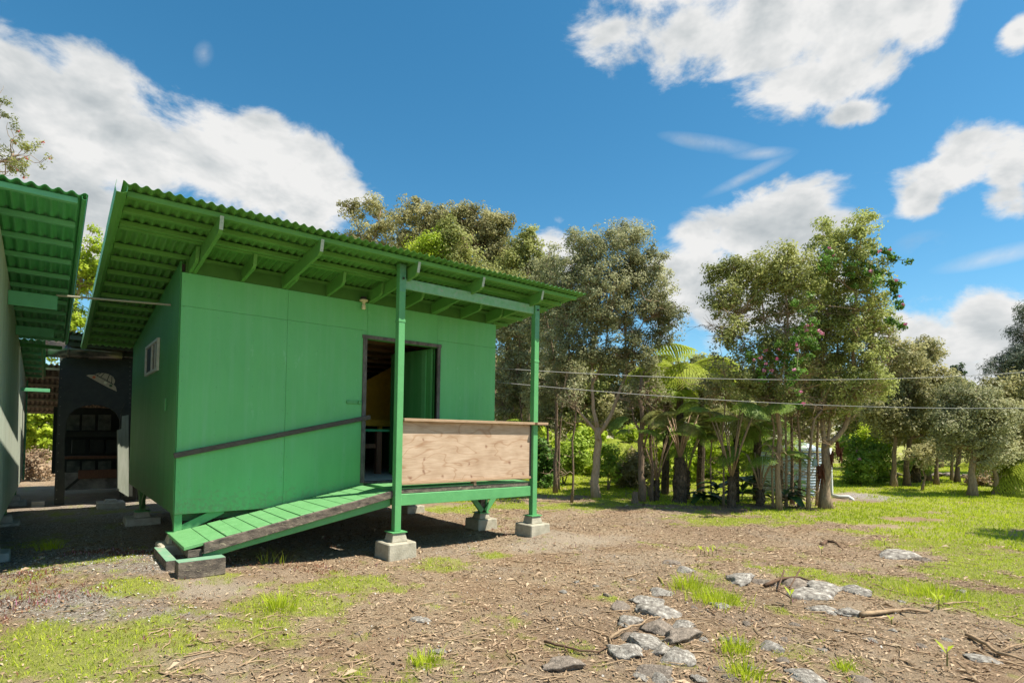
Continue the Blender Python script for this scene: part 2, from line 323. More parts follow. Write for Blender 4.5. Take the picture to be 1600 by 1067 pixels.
def plywood():
    m = bpy.data.materials.new('plywood'); m.use_nodes = True; nt = m.node_tree; N = nt.nodes; L = nt.links; p = N['Principled BSDF']
    p.inputs['Roughness'].default_value = .75; p.inputs['Specular IOR Level'].default_value = .2
    tc = N.new('ShaderNodeTexCoord'); mp = N.new('ShaderNodeMapping'); mp.inputs['Scale'].default_value = (1, 1, 2.2); L.new(tc.outputs['Object'], mp.inputs[0])
    n = N.new('ShaderNodeTexNoise'); n.inputs['Scale'].default_value = 1.25; n.inputs['Detail'].default_value = 2; n.inputs['Distortion'].default_value = .5; L.new(mp.outputs[0], n.inputs[0])
    # cathedral grain: contour lines of a smooth field
    ml = N.new('ShaderNodeMath'); ml.operation = 'MULTIPLY'; ml.inputs[1].default_value = 7; L.new(n.outputs[0], ml.inputs[0])
    pp = N.new('ShaderNodeMath'); pp.operation = 'PINGPONG'; pp.inputs[1].default_value = .5; L.new(ml.outputs[0], pp.inputs[0])
    r = N.new('ShaderNodeValToRGB'); L.new(pp.outputs[0], r.inputs[0]); r.color_ramp.elements[0].position = 0; r.color_ramp.elements[0].color = (.42, .28, .18, 1)
    r.color_ramp.elements[1].position = .10; r.color_ramp.elements[1].color = (.54, .41, .295, 1)
    n2 = N.new('ShaderNodeTexNoise'); n2.inputs['Scale'].default_value = 4; n2.inputs['Detail'].default_value = 8; L.new(mp.outputs[0], n2.inputs[0])
    r2 = N.new('ShaderNodeValToRGB'); L.new(n2.outputs[0], r2.inputs[0]); r2.color_ramp.elements[0].position = .3; r2.color_ramp.elements[0].color = (.8, .74, .68, 1); r2.color_ramp.elements[1].position = .65; r2.color_ramp.elements[1].color = (1.05, 1.05, 1.05, 1)
    mu = N.new('ShaderNodeMix'); mu.data_type = 'RGBA'; mu.blend_type = 'MULTIPLY'; mu.inputs[0].default_value = .9; L.new(r.outputs[0], mu.inputs[6]); L.new(r2.outputs[0], mu.inputs[7])
    # knots
    vo = N.new('ShaderNodeTexVoronoi'); vo.inputs['Scale'].default_value = 4.2; vo.voronoi_dimensions = '2D'; sx = N.new('ShaderNodeSeparateXYZ'); L.new(tc.outputs['Object'], sx.inputs[0]); cx_ = N.new('ShaderNodeCombineXYZ'); L.new(sx.outputs[0], cx_.inputs[0]); L.new(sx.outputs[2], cx_.inputs[1]); kn = N.new('ShaderNodeTexNoise'); kn.inputs['Scale'].default_value = 9; L.new(tc.outputs['Object'], kn.inputs[0]); ka = N.new('ShaderNodeMixRGB'); ka.blend_type = 'LINEAR_LIGHT'; ka.inputs[0].default_value = .05; L.new(cx_.outputs[0], ka.inputs[1]); L.new(kn.outputs['Color'], ka.inputs[2]); L.new(ka.outputs[0], vo.inputs[0])
    kr = N.new('ShaderNodeValToRGB'); L.new(vo.outputs['Distance'], kr.inputs[0]); kr.color_ramp.elements[0].position = .03; kr.color_ramp.elements[0].color = (.75, .75, .75, 1); kr.color_ramp.elements[1].position = .13; kr.color_ramp.elements[1].color = (0, 0, 0, 1)
    e = kr.color_ramp.elements.new(.075); e.color = (.35, .35, .35, 1)
    kc = N.new('ShaderNodeSeparateColor'); L.new(vo.outputs['Color'], kc.inputs[0]); kg = N.new('ShaderNodeMath'); kg.operation = 'GREATER_THAN'; kg.inputs[1].default_value = .55; L.new(kc.outputs[0], kg.inputs[0]); kx = N.new('ShaderNodeMath'); kx.operation = 'MULTIPLY'; L.new(kr.outputs[0], kx.inputs[0]); L.new(kg.outputs[0], kx.inputs[1])
    mk = N.new('ShaderNodeMix'); mk.data_type = 'RGBA'; L.new(kx.outputs[0], mk.inputs[0]); L.new(mu.outputs[2], mk.inputs[6]); mk.inputs[7].default_value = (.20, .09, .05, 1)
    fg = N.new('ShaderNodeTexNoise'); fm = N.new('ShaderNodeMapping'); fm.inputs['Scale'].default_value = (3, 3, 90); L.new(tc.outputs['Object'], fm.inputs[0]); L.new(fm.outputs[0], fg.inputs[0]); fg.inputs['Scale'].default_value = 1.5; fg.inputs['Detail'].default_value = 6
    fr = N.new('ShaderNodeValToRGB'); L.new(fg.outputs[0], fr.inputs[0]); fr.color_ramp.elements[0].position = .35; fr.color_ramp.elements[0].color = (.82, .78, .74, 1); fr.color_ramp.elements[1].position = .55; fr.color_ramp.elements[1].color = (1, 1, 1, 1)
    fx = N.new('ShaderNodeMix'); fx.data_type = 'RGBA'; fx.blend_type = 'MULTIPLY'; fx.inputs[0].default_value = 1; L.new(mk.outputs[2], fx.inputs[6]); L.new(fr.outputs[0], fx.inputs[7])
    L.new(fx.outputs[2], p.inputs['Base Color'])
    return m
MAT['plywood'] = plywood()

def leafmat(name, dark, light, trans=.35, rough=.5):
    m = bpy.data.materials.new(name); m.use_nodes = True; nt = m.node_tree; N = nt.nodes; L = nt.links; p = N['Principled BSDF']
    out = N['Material Output']; a = N.new('ShaderNodeAttribute'); a.attribute_name = 'tint'; sp = N.new('ShaderNodeSeparateColor'); L.new(a.outputs['Color'], sp.inputs[0])
    mx = N.new('ShaderNodeMix'); mx.data_type = 'RGBA'; L.new(sp.outputs[0], mx.inputs[0]); mx.inputs[6].default_value = (*dark, 1); mx.inputs[7].default_value = (*light, 1)
    # second channel: dry or silvery leaves
    m2 = N.new('ShaderNodeMix'); m2.data_type = 'RGBA'; L.new(sp.outputs[1], m2.inputs[0]); L.new(mx.outputs[2], m2.inputs[6]); m2.inputs[7].default_value = (*[min(1, .35*l+.65*c) for l, c in zip(light, (.30, .26, .17))], 1)
    L.new(m2.outputs[2], p.inputs['Base Color']); p.inputs['Roughness'].default_value = rough; p.inputs['Specular IOR Level'].default_value = .2
    tr = N.new('ShaderNodeBsdfTranslucent'); L.new(m2.outputs[2], tr.inputs[0]); ms = N.new('ShaderNodeMixShader'); ms.inputs[0].default_value = trans
    L.new(p.outputs[0], ms.inputs[1]); L.new(tr.outputs[0], ms.inputs[2]); L.new(ms.outputs[0], out.inputs[0])
    MAT[name] = m; return m
leafmat('leaf_ohia', (.175, .19, .08), (.49, .49, .27), .45)
leafmat('leaf_ohia_far', (.20, .20, .075), (.52, .49, .23), .47)
leafmat('leaf_olive', (.19, .22, .06), (.47, .49, .16), .46)
leafmat('leaf_green', (.20, .24, .06), (.50, .54, .17), .48)
leafmat('leaf_bright', (.27, .38, .025), (.55, .66, .06), .5)
leafmat('leaf_shrub', (.17, .29, .035), (.42, .55, .08), .45)
leafmat('leaf_dark', (.02, .055, .018), (.08, .15, .04), .25, .35)
leafmat('leaf_vine', (.05, .12, .02), (.17, .32, .05), .4)
leafmat('leaf_iron', (.07, .10, .07), (.15, .19, .13), .3)
leafmat('frond_green', (.17, .28, .03), (.42, .54, .07), .45)
leafmat('frond_yellow', (.26, .34, .03), (.52, .58, .08), .45)
leafmat('frond_dark', (.10, .19, .035), (.27, .38, .07), .4)
leafmat('frond_tan', (.16, .19, .05), (.36, .36, .12), .35)
leafmat('grass_blade', (.25, .36, .02), (.56, .64, .045), .45)
leafmat('grass_dry', (.20, .18, .06), (.40, .36, .16), .35)
leafmat('brush_dry', (.28, .19, .12), (.58, .43, .28), .4)
leafmat('sedum', (.14, .055, .03), (.34, .15, .09), .3)
leafmat('petal_pink', (.55, .12, .28), (.75, .35, .5), .3)
leafmat('petal_red', (.5, .05, .03), (.65, .12, .08), .3)
leafmat('chip', (.15, .09, .05), (.56, .42, .28), 0, .9)
leafmat('pebble', (.14, .13, .12), (.50, .48, .44), 0, .9)

# ------------------------------------------------------------------ ground
def G(x, y):
    x = np.asarray(x, float); y = np.asarray(y, float)
    h = -.6 + .17*np.exp(-((x+.35)**2+(y+.55)**2)/1.6) + .10*np.exp(-((x-4.85)**2+(y+1.15)**2)/.28) + .03*np.exp(-((x-2.6)**2+(y+1.2)**2)/.5)
    h = h + .07*np.exp(-((x-.2)**2+(y-3.4)**2)/2) - .05*np.exp(-((x-2.5)**2+(y-.8)**2)/1.2) + .05*np.exp(-((x+1.5)**2+(y-.2)**2)/1.0)
    h = h + (fbm(x*.45+3, y*.45+9, 3)-.5)*.10*np.clip((np.hypot(x-1, y+1))/8, .15, 1)
    h = h + (fbm(x*2.6, y*2.6, 4)-.5)*.045
    return h
def gz(x, y): return float(G(np.array([x]), np.array([y]))[0])
def gat(u, v):
    p = at(u, v)
    for _ in range(6): p = at(u, v, gz(p[0], p[1]))
    return p
# patches given where they lie in the photograph, turned into ground ellipses
def ell(u, v, a, b):
    c = gat(u, v); r = gat(u+a, v); q = gat(u, v+b)
    return c[0], c[1], math.hypot(r[0]-c[0], r[1]-c[1]), math.hypot(q[0]-c[0], q[1]-c[1]), math.atan2(r[1]-c[1], r[0]-c[0])
GR = [(60,1000,170,30,1.0),(200,985,140,25,.8),(110,1040,150,20,.9),(190,920,90,14,.8),(250,950,130,14,.55),(480,945,110,20,.95),(560,915,90,16,.95),(390,975,90,16,.9),(420,1000,90,14,.5),
      (250,1010,120,16,.5),(220,1055,60,12,.7),(690,880,50,12,.8),(770,866,26,7,1),(665,1035,40,10,.75),(560,1052,18,8,.7),(340,905,60,10,.5),(500,895,60,8,.4),
      (700,795,60,7,1),(840,790,110,6,.95),(960,788,150,9,.75),(1080,800,120,8,.8),(1110,925,42,15,1),(1130,938,40,9,.9),(1150,1015,22,8,.8),(1165,1055,20,8,.9),(1060,800,90,7,.9),(1320,905,110,10,.95),(1240,893,60,9,.95),
      (1440,925,100,20,1),(1540,940,90,30,1),(1600,900,120,25,1),(1320,1045,16,6,.8),(1215,955,24,6,.7),(1270,965,26,6,.7),(1560,880,120,18,1),(950,935,16,5,.6),(900,890,30,6,.4),(1260,790,130,12,1),(1190,815,150,9,.85),
      (150,800,90,12,.35),(225,820,60,8,.3),(60,850,60,10,.35),(1130,905,24,10,.8),(1590,1050,30,10,.5),(910,1000,14,5,.6),(150,890,100,7,.35)]
PALE = [(330,915,90,22,1),(900,840,90,14,.9),(700,860,60,12,.45),(450,900,60,14,.5),(1010,870,100,12,.4),(860,855,70,10,.8)]
GRAV = [(120,870,200,18,1),(60,940,160,20,.8),(250,800,300,60,.8),(180,960,150,14,.6),(560,850,160,18,.5),(250,880,120,14,.8),(1360,776,44,6,1)]
SEDUM = [(60,940,80,22,1),(20,905,60,14,.8),(120,925,70,8,.6),(250,862,40,7,.8),(480,885,110,10,.55),(800,830,40,6,.5),(10,965,50,14,.8),(150,862,90,4,.7),(290,905,20,6,.5)]
def mask(lst, x, y):
    m = np.zeros_like(x)
    for (u, v, a, b, w) in lst:
        cx, cy, ra, rb, th = ell(u, v, a, b)
        dx = x-cx; dy = y-cy; px = (dx*math.cos(th)+dy*math.sin(th))/ra; py = (-dx*math.sin(th)+dy*math.cos(th))/rb
        m = np.maximum(m, w*np.clip(1.6-1.15*np.sqrt(px*px+py*py), 0, 1))
    return m
# beyond this line the open lawn starts
_a = gat(850, 792); _b = gat(1200, 812); _c = gat(1400, 862); _d = gat(1600, 935)
def lawn(x, y):
    # signed distance past the polyline a-b-c-d (positive = far side)
    pts = [_a+(_a-_b)*3, _a, _b, _c, _d, _d+(_d-_c)*4]; best = np.full_like(x, -1e9); dmin = np.full_like(x, 1e9)
    for p, q in zip(pts[:-1], pts[1:]):
        ex, ey = q[0]-p[0], q[1]-p[1]; l2 = ex*ex+ey*ey; t = np.clip(((x-p[0])*ex+(y-p[1])*ey)/l2, 0, 1)
        dx = x-(p[0]+t*ex); dy = y-(p[1]+t*ey); d = np.hypot(dx, dy); side = np.sign(ex*(y-p[1])-ey*(x-p[0]))
        k = d < dmin; best = np.where(k, d*side, best); dmin = np.where(k, d, dmin)
    return best
def grassiness(x, y):
    n = fbm(x*1.6+4, y*1.6+2, 4); n2 = fbm(x*5+1, y*5+8, 3)
    m = mask(GR, x, y)
    L_ = np.clip(lawn(x, y)/2.4+.42, 0, 1)*np.clip((x-2.5)/2, 0, 1)
    g = np.maximum(m, L_); g = np.maximum(g, .30*np.clip((2.5-x)/2, 0, 1)*(y < .3)*(y > -5.6))
    n3 = fbm(x*14, y*14, 2); g = g + (n-.5)*1.3 + (n2-.5)*1.2 + (n3-.5)*.7
    # bare shade under the tree belt
    for (u, v, a, b) in ((1000, 800, 60, 5), (860, 778, 60, 6), (1180, 792, 150, 5), (1420, 812, 60, 3), (1340, 822, 80, 3), (1200, 838, 130, 9), (1420, 870, 80, 6), (1350, 776, 40, 5), (1280, 781, 60, 4)):
        cx, cy, ra, rb, th = ell(u, v, a, b); dx = x-cx; dy = y-cy
        px = (dx*math.cos(th)+dy*math.sin(th))/ra; py = (-dx*math.sin(th)+dy*math.cos(th))/rb
        g = g - .9*np.clip(1.5-np.sqrt(px*px+py*py), 0, 1)
    under = (x > -.1) & (x < 4.8) & (y > -.9) & (y < 4.8)
    g = np.where(under, g*.1, g)
    return np.clip(g*1.3-.25, 0, 1)
def ground():
    def axis(a, b, lo, hi, step, g=1.13):
        mid = list(np.arange(lo, hi, step)); l = []; s = step; x = lo
        while x > a: s *= g; x -= s; l.append(x)
        r = []; s = step; x = hi
        while x < b: r.append(x); s *= g; x += s
        r.append(x); return np.array(l[::-1]+mid+r)
    xs = axis(-150, 200, -3.2, 10.5, .042); ys = axis(-150, 200, -6.8, 3.0, .042)
    X, Y = np.meshgrid(xs, ys, indexing='ij'); x = X.ravel(); y = Y.ravel(); z = G(x, y)
    g = grassiness(x, y); gr = np.clip(mask(GRAV, x, y)+(fbm(x*3, y*3, 3)-.5)*.7, 0, 1); pa = np.clip(mask(PALE, x, y)+(fbm(x*2+9, y*2, 3)-.5)*.7, 0, 1)
    n, m = X.shape; i = np.arange(n-1)[:, None]*m+np.arange(m-1)[None, :]
    Fc = np.stack([i, i+m, i+m+1, i+1], -1).reshape(-1, 4)
    mt = bpy.data.materials.new('ground'); mt.use_nodes = True; nt = mt.node_tree; N = nt.nodes; L = nt.links; p = N['Principled BSDF']; p.inputs['Roughness'].default_value = .95; p.inputs['Specular IOR Level'].default_value = .1
    tc = N.new('ShaderNodeTexCoord'); at_ = N.new('ShaderNodeAttribute'); at_.attribute_name = 'tint'; sp = N.new('ShaderNodeSeparateColor'); L.new(at_.outputs['Color'], sp.inputs[0])
    def noise(s, d=8, r=.65):
        q = N.new('ShaderNodeTexNoise'); q.inputs['Scale'].default_value = s; q.inputs['Detail'].default_value = d; q.inputs['Roughness'].default_value = r; L.new(tc.outputs['Object'], q.inputs[0]); return q.outputs[0]
    def ramp(f, *st):
        q = N.new('ShaderNodeValToRGB'); L.new(f, q.inputs[0]); e = q.color_ramp.elements
        while len(e) < len(st): e.new(.5)
        for k, (ps, c) in enumerate(st): e[k].position = ps; e[k].color = (*c, 1)
        return q.outputs[0]
    def mix(f, a, b, mode='MIX'):
        q = N.new('ShaderNodeMix'); q.data_type = 'RGBA'; q.blend_type = mode
        if isinstance(f, float): q.inputs[0].default_value = f
        else: L.new(f, q.inputs[0])
        L.new(a, q.inputs[6]); L.new(b, q.inputs[7]); return q.outputs[2]
    big = noise(1.1, 5); mid = noise(9, 8); fine = noise(70, 4, .7)
    mulch = mix(.5, ramp(mid, (.3, (.20, .132, .08)), (.5, (.34, .245, .15)), (.7, (.48, .37, .24))), ramp(fine, (.3, (.13, .085, .055)), (.5, (.33, .245, .165)), (.72, (.62, .50, .37))))
    mulch = mix(.45, mulch, ramp(big, (.38, (.22, .125, .065)), (.5, (.33, .235, .145)), (.62, (.43, .345, .235))))
    dmp = ramp(noise(.55, 6, .6), (.5, (1, 1, 1)), (.62, (.74, .70, .68))); mulch = mix(1.0, mulch, dmp, 'MULTIPLY')
    vo = N.new('ShaderNodeTexVoronoi'); vo.inputs['Scale'].default_value = 55; L.new(tc.outputs['Object'], vo.inputs[0]); vs = N.new('ShaderNodeSeparateColor'); L.new(vo.outputs['Color'], vs.inputs[0])
    grav = ramp(vs.outputs[0], (.1, (.16, .145, .125)), (.55, (.30, .27, .235)), (.95, (.48, .44, .39)))
    pale = mix(.4, ramp(mid, (.3, (.34, .27, .195)), (.7, (.46, .38, .285))), ramp(fine, (.3, (.2, .16, .12)), (.7, (.48, .41, .32))))
    grs = ramp(mid, (.28, (.26, .21, .09)), (.42, (.24, .29, .04)), (.6, (.30, .36, .04)), (.75, (.42, .40, .10)))
    c = mix(sp.outputs[1], mulch, grav); c = mix(sp.outputs[2], c, pale); 
    mr = N.new('ShaderNodeMapRange'); L.new(sp.outputs[0], mr.inputs[0]); mr.inputs[1].default_value = .1; mr.inputs[2].default_value = .9; mr.inputs[4].default_value = .72
    c = mix(mr.outputs[0], c, grs); L.new(c, p.inputs['Base Color'])
    ad = N.new('ShaderNodeMath'); ad.operation = 'ADD'; L.new(fine, ad.inputs[0]); L.new(mid, ad.inputs[1])
    b = N.new('ShaderNodeBump'); b.inputs['Strength'].default_value = 1.0; b.inputs['Distance'].default_value = .035; L.new(ad.outputs[0], b.inputs['Height']); L.new(b.outputs[0], p.inputs['Normal'])
    o = npmesh('ground', np.stack([x, y, z], 1), Fc, mt, tint=np.stack([g, gr, pa], 1), smooth=True)
    tag(o, 'uneven bare earth and mulch yard turning into green lawn', kind='structure')
ground()

# ------------------------------------------------------------------ scatter on the ground
def blades(x, y, h, w, lean, rng, az=None, simple=False):
    """one bent tapering blade (two quads) at each point"""
    n = len(x); z = G(x, y); a = rng.random(n)*2*np.pi; la = rng.random(n)*2*np.pi if az is None else az
    dx = np.cos(a)*w/2; dy = np.sin(a)*w/2; lx = np.cos(la)*lean*h; ly = np.sin(la)*lean*h
    if simple:
        P = np.stack([np.stack([x-dx, y-dy, z-.01], 1), np.stack([x+dx, y+dy, z-.01], 1), np.stack([x+lx, y+ly, z+h], 1)], 1)
        return P.reshape(-1, 3), np.arange(n*3).reshape(-1, 3)
    P = np.stack([np.stack([x-dx, y-dy, z-.01], 1), np.stack([x+dx, y+dy, z-.01], 1), np.stack([x+dx*.7+lx*.4, y+dy*.7+ly*.4, z+h*.6], 1),
                  np.stack([x-dx*.7+lx*.4, y-dy*.7+ly*.4, z+h*.6], 1), np.stack([x+lx+dx*.15, y+ly+dy*.15, z+h], 1), np.stack([x+lx-dx*.15, y+ly-dy*.15, z+h], 1)], 1)
    b = np.arange(n)[:, None]*6; Fc = np.concatenate([b+np.array([[0, 1, 2, 3]]), b+np.array([[3, 2, 4, 5]])], 0)
    return P.reshape(-1, 3), Fc
def infront(x, y, pad=.06):
    """keep only points the lens could plausibly see"""
    dx = x-CAM[0]; dy = y-CAM[1]; D = dx*FWD[0]+dy*FWD[1]; R_ = dx*RGT[0]+dy*RGT[1]
    return (D > 2.6) & (np.abs(R_) < D*(.91+pad)+.5)
def clear(x, y):
    """off the piers, sleepers and the ramp foot"""
    k = np.ones_like(x, bool)
    for cx, cy, r in ((2.315, -1.045, .24), (4.64, -1.045, .24), (4.47, .05, .22), (.05, 3.3, .22), (.15, -1.0, .22), (-.1, -.6, .13), (0.05, .05, .2)):
        k &= ~((np.abs(x-cx) < r) & (np.abs(y-cy) < r))
    return k
def scatter():
    r = np.random.default_rng(21)
    # near grass tufts
    def cand(n, x0, x1, y0, y1):
        x = r.uniform(x0, x1, n); y = r.uniform(y0, y1, n); k = infront(x, y) & clear(x, y); return x[k], y[k]
    x, y = cand(330000, -3.2, 10, -6.6, 2.5); g = grassiness(x, y); k = r.random(len(x)) < np.clip(g*1.25-.1, 0, 1)*.75; x = x[k]; y = y[k]; g = g[k]
    n = len(x); h = r.uniform(.007, .034, n)**1*(.45+.6*g); V, Fc = blades(x, y, h, r.uniform(.004, .009, n), r.uniform(.3, 1.5, n), r)
    cl = fbm(x*2.5, y*2.5, 3); t = np.stack([np.clip(r.normal(.25+.8*cl, .25), 0, 1), np.where(r.random(n) < .34, r.uniform(.3, 1, n), 0), 0*x], 1)
    tag(npmesh('grass', V, Fc, MAT['grass_blade'], tint=np.repeat(t, 6, 0)), 'thin patchy bright green grass on the bare yard', 'grass', kind='stuff')
    # open lawn beyond
    D = r.uniform(6, 36, 210000); tt = r.uniform(-.1, 1.0, len(D)); x = CAM[0]+FWD[0]*D+RGT[0]*D*tt; y = CAM[1]+FWD[1]*D+RGT[1]*D*tt
    k = ((x > 9.9) | (y > 2.4)) | (D > 14); x = x[k]; y = y[k]; D = D[k]
    k = (r.random(len(x)) < np.clip(grassiness(x, y)*1.3-.2, 0, 1)) & (r.random(len(x)) < 14/D+.25) & ~((x < 5) & (y < 5)); x = x[k]; y = y[k]; D = D[k]; n = len(x)
    V, Fc = blades(x, y, r.uniform(.018, .045, n)*(1+D/40), r.uniform(.009, .017, n)*(1+D/14), r.uniform(.1, .8, n), r, None, True)
    cl = fbm(x*.9, y*.9, 4); t = np.stack([np.clip(r.normal(.3+.9*cl, .2), 0, 1), np.where(r.random(n) < .08, r.random(n), 0), 0*x], 1)
    tag(npmesh('lawn_grass', V, Fc, MAT['grass_blade'], tint=np.repeat(t, 3, 0)), 'sunlit yellow green lawn stretching to the trees', 'lawn', kind='stuff')
    # dry stalks
    x, y = cand(16000, -3, 9, -6.5, 0); k = r.random(len(x)) < .25+.3*grassiness(x, y); x = x[k]; y = y[k]; n = len(x)
    V, Fc = blades(x, y, r.uniform(.01, .035, n), r.uniform(.002, .004, n), r.uniform(1, 3.5, n), r)
    tag(npmesh('dry_grass', V, Fc, MAT['grass_dry'], tint=np.repeat(np.stack([r.random(n), 0*x, 0*x], 1), 6, 0)), 'dry straw coloured stalks lying on the yard', 'dry grass', kind='stuff')
    # mulch chips: small bent slivers
    def chips(x, y, lmin, lmax, asp, tint, name, m, label, cat, lift=.35):
        n = len(x); z = G(x, y)+.003; a = r.random(n)*2*np.pi; l = lmin+(lmax-lmin)*r.random(n)**2.2; w = l*r.uniform(asp*.5, asp*1.3, n)
        ux = np.cos(a); uy = np.sin(a); tl = r.normal(0, lift, n)*l; rl = r.normal(0, lift, n)*w; tk = np.abs(r.normal(0, .15, n))*l+.001
        def P(s, t, e=0): return np.stack([x+ux*s*l-uy*t*w, y+uy*s*l+ux*t*w, z+tl*s*.5+rl*t*.5+np.abs(tl)*.25+e], 1)
        V = np.stack([P(-.5, -.3), P(.1, -.55, tk), P(.5, .2), P(-.2, .5, tk*.6)], 1).reshape(-1, 3)
        Fc = np.arange(n*4).reshape(-1, 4)
        o = npmesh(name, V, Fc, m, tint=np.repeat(tint, 4, 0)); tag(o, label, cat, kind='stuff')
    x, y = cand(195000, -3.2, 10.5, -6.7, 2.2); k = (r.random(len(x)) < np.clip(1.0-.8*grassiness(x, y)-.75*np.clip(mask(PALE, x, y)+mask(GRAV, x, y), 0, 1), .06, 1)*(.35+.9*fbm(x*1.5, y*1.5, 3))); x = x[k]; y = y[k]; n = len(x)
    t = np.stack([np.clip(r.beta(1.5, 2.4, n), 0, 1), np.where(r.random(n) < .15, .5, 0), 0*x], 1)
    chips(x, y, .008, .055, .32, t, 'wood_mulch', MAT['chip'], 'brown wood chips and bark litter over the yard', 'mulch')
    x, y = cand(5200, -3.2, 10.5, -6.7, 2.0); k = (r.random(len(x)) < np.clip(.9-grassiness(x, y)-.8*mask(PALE, x, y), .03, 1)*(fbm(x*1.2+5, y*1.2, 3) > .42)); x = x[k]; y = y[k]; n = len(x)
    chips(x, y, .05, .15, .16, np.stack([r.random(n)*.8, np.where(r.random(n) < .2, .6, 0), 0*x], 1), 'bark_strips', MAT['chip'], 'longer bark strips and dead leaves lying over the mulch', 'bark litter', .12)
    x, y = cand(120000, -3.2, 7, -6.7, 4); k = r.random(len(x)) < np.clip(mask(GRAV, x, y)*.9+.04, 0, 1); x = x[k]; y = y[k]; n = len(x)
    chips(x, y, .006, .022, .9, np.stack([r.random(n)**1.3, 0*x, 0*x], 1), 'gravel', MAT['pebble'], 'fine grey cinder gravel beside the ramp', 'gravel', .8)
    # creeping red sedum
    x, y = cand(200000, -3.2, 6, -6.5, 1.5); k = r.random(len(x)) < np.clip(mask(SEDUM, x, y)+(fbm(x*4, y*4, 3)-.5)*1.4-.25, 0, 1)*.8; x = x[k]; y = y[k]; n = len(x)
    V, Fc = blades(x, y, r.uniform(.008, .035, n), r.uniform(.005, .011, n), r.uniform(.2, 1.6, n), r)
    cl = fbm(x*6, y*6, 2)
    t = np.stack([np.clip(r.normal(cl, .25), 0, 1), 0*x, 0*x], 1)
    tag(npmesh('red_groundcover', V, Fc, MAT['sedum'], tint=np.repeat(t, 6, 0)), 'low creeping reddish weed between the gravel and grass', 'ground cover', kind='stuff')
    k = r.random(n) < .03; V, Fc = blades(x[k], y[k], r.uniform(.03, .06, k.sum()), np.full(k.sum(), .009), r.uniform(.1, .4, k.sum()), r)
    tag(npmesh('pink_flowers', V, Fc, MAT['petal_pink'], tint=np.full((len(V), 3), .4)), 'tiny pink flowers of the creeping weed', 'flowers', kind='stuff')
    # litter of twigs
    m = MB(); q = random.Random(4)
    for _ in range(760):
        u = q.uniform(250, 1600); v = q.uniform(850, 1066)**1.0
        if u < 640 and v < 960: continue
        p = gat(u, v); a = q.uniform(0, 6.28); l = q.uniform(.06, .3)*(1 if q.random() < .8 else 1.8); pts = []
        for s in range(4):
            pts.append((p[0]+math.cos(a)*l*s/3, p[1]+math.sin(a)*l*s/3, gz(p[0]+math.cos(a)*l*s/3, p[1]+math.sin(a)*l*s/3)+.006+q.uniform(0, .012))); a += q.uniform(-.5, .5)
        rr = q.uniform(.0018, .0065); m.tube(pts, [rr, rr, rr*.8, rr*.4], 4)
    tag(m.build('twig_litter', MAT['stick']), 'thin pale twigs strewn over the brown mulch', 'twigs', kind='stuff')
scatter()

# ------------------------------------------------------------------ rocks and branches on the yard
def rockmesh(seed, flat=.6, lump=.35):
    q = np.random.default_rng(seed); bm = bmesh.new(); bmesh.ops.create_icosphere(bm, subdivisions=4, radius=1)
    offs = q.random(3)*50; cuts = [(q.normal(size=3), q.uniform(.45, .8)) for _ in range(13)]
    for v in bm.verts:
        p = np.array(v.co)
        for nrm, d in cuts:
            nn = nrm/np.linalg.norm(nrm); e = p@nn
            if e > d: p = p-nn*(e-d)*.9
        k = (vnoise(np.array([p[0]*1.7+offs[0]]), np.array([p[1]*1.7+p[2]*2+offs[1]]))[0]-.5)*lump + (vnoise(np.array([p[0]*5+offs[2]]), np.array([p[1]*5+p[2]*6]))[0]-.5)*lump*.45 + (vnoise(np.array([p[0]*13+offs[2]]), np.array([p[1]*13+p[2]*15]))[0]-.5)*lump*.22
        p = p*(1+k); v.co = (p[0], p[1], p[2]*flat)
    me = bpy.data.meshes.new('rock'); bm.to_mesh(me); bm.free(); me.polygons.foreach_set('use_smooth', [True]*len(me.polygons)); return me
ROCKS = [rockmesh(i, f) for i, f in enumerate((.5, .42, .34, .55, .46, .26))]
RM = {}
def rock(u, v, wpx, k, label, m='rock', group='lava rocks in the yard', sink=.35, asp=.75, rot=None):
    p = gat(u, v); D = depth_of(p); r = wpx*D/F_PX/2*(1.75 if 'cluster' in label or 'slab' in label else 1.4)
    if (k, m) not in RM: RM[(k, m)] = ROCKS[k].copy(); RM[(k, m)].materials.append(MAT[m])
    o = bpy.data.objects.new('lava_rock', RM[(k, m)]); COL.objects.link(o)
    o.location = (p[0], p[1], p[2]-r*.02); o.rotation_euler = (random.uniform(-.15, .15), random.uniform(-.15, .15), random.uniform(0, 6.28) if rot is None else rot)
    o.scale = (r, r*asp, r*.85); return tag(o, label, 'rock', group)
small = 'small grey lava stone half buried in the brown mulch'
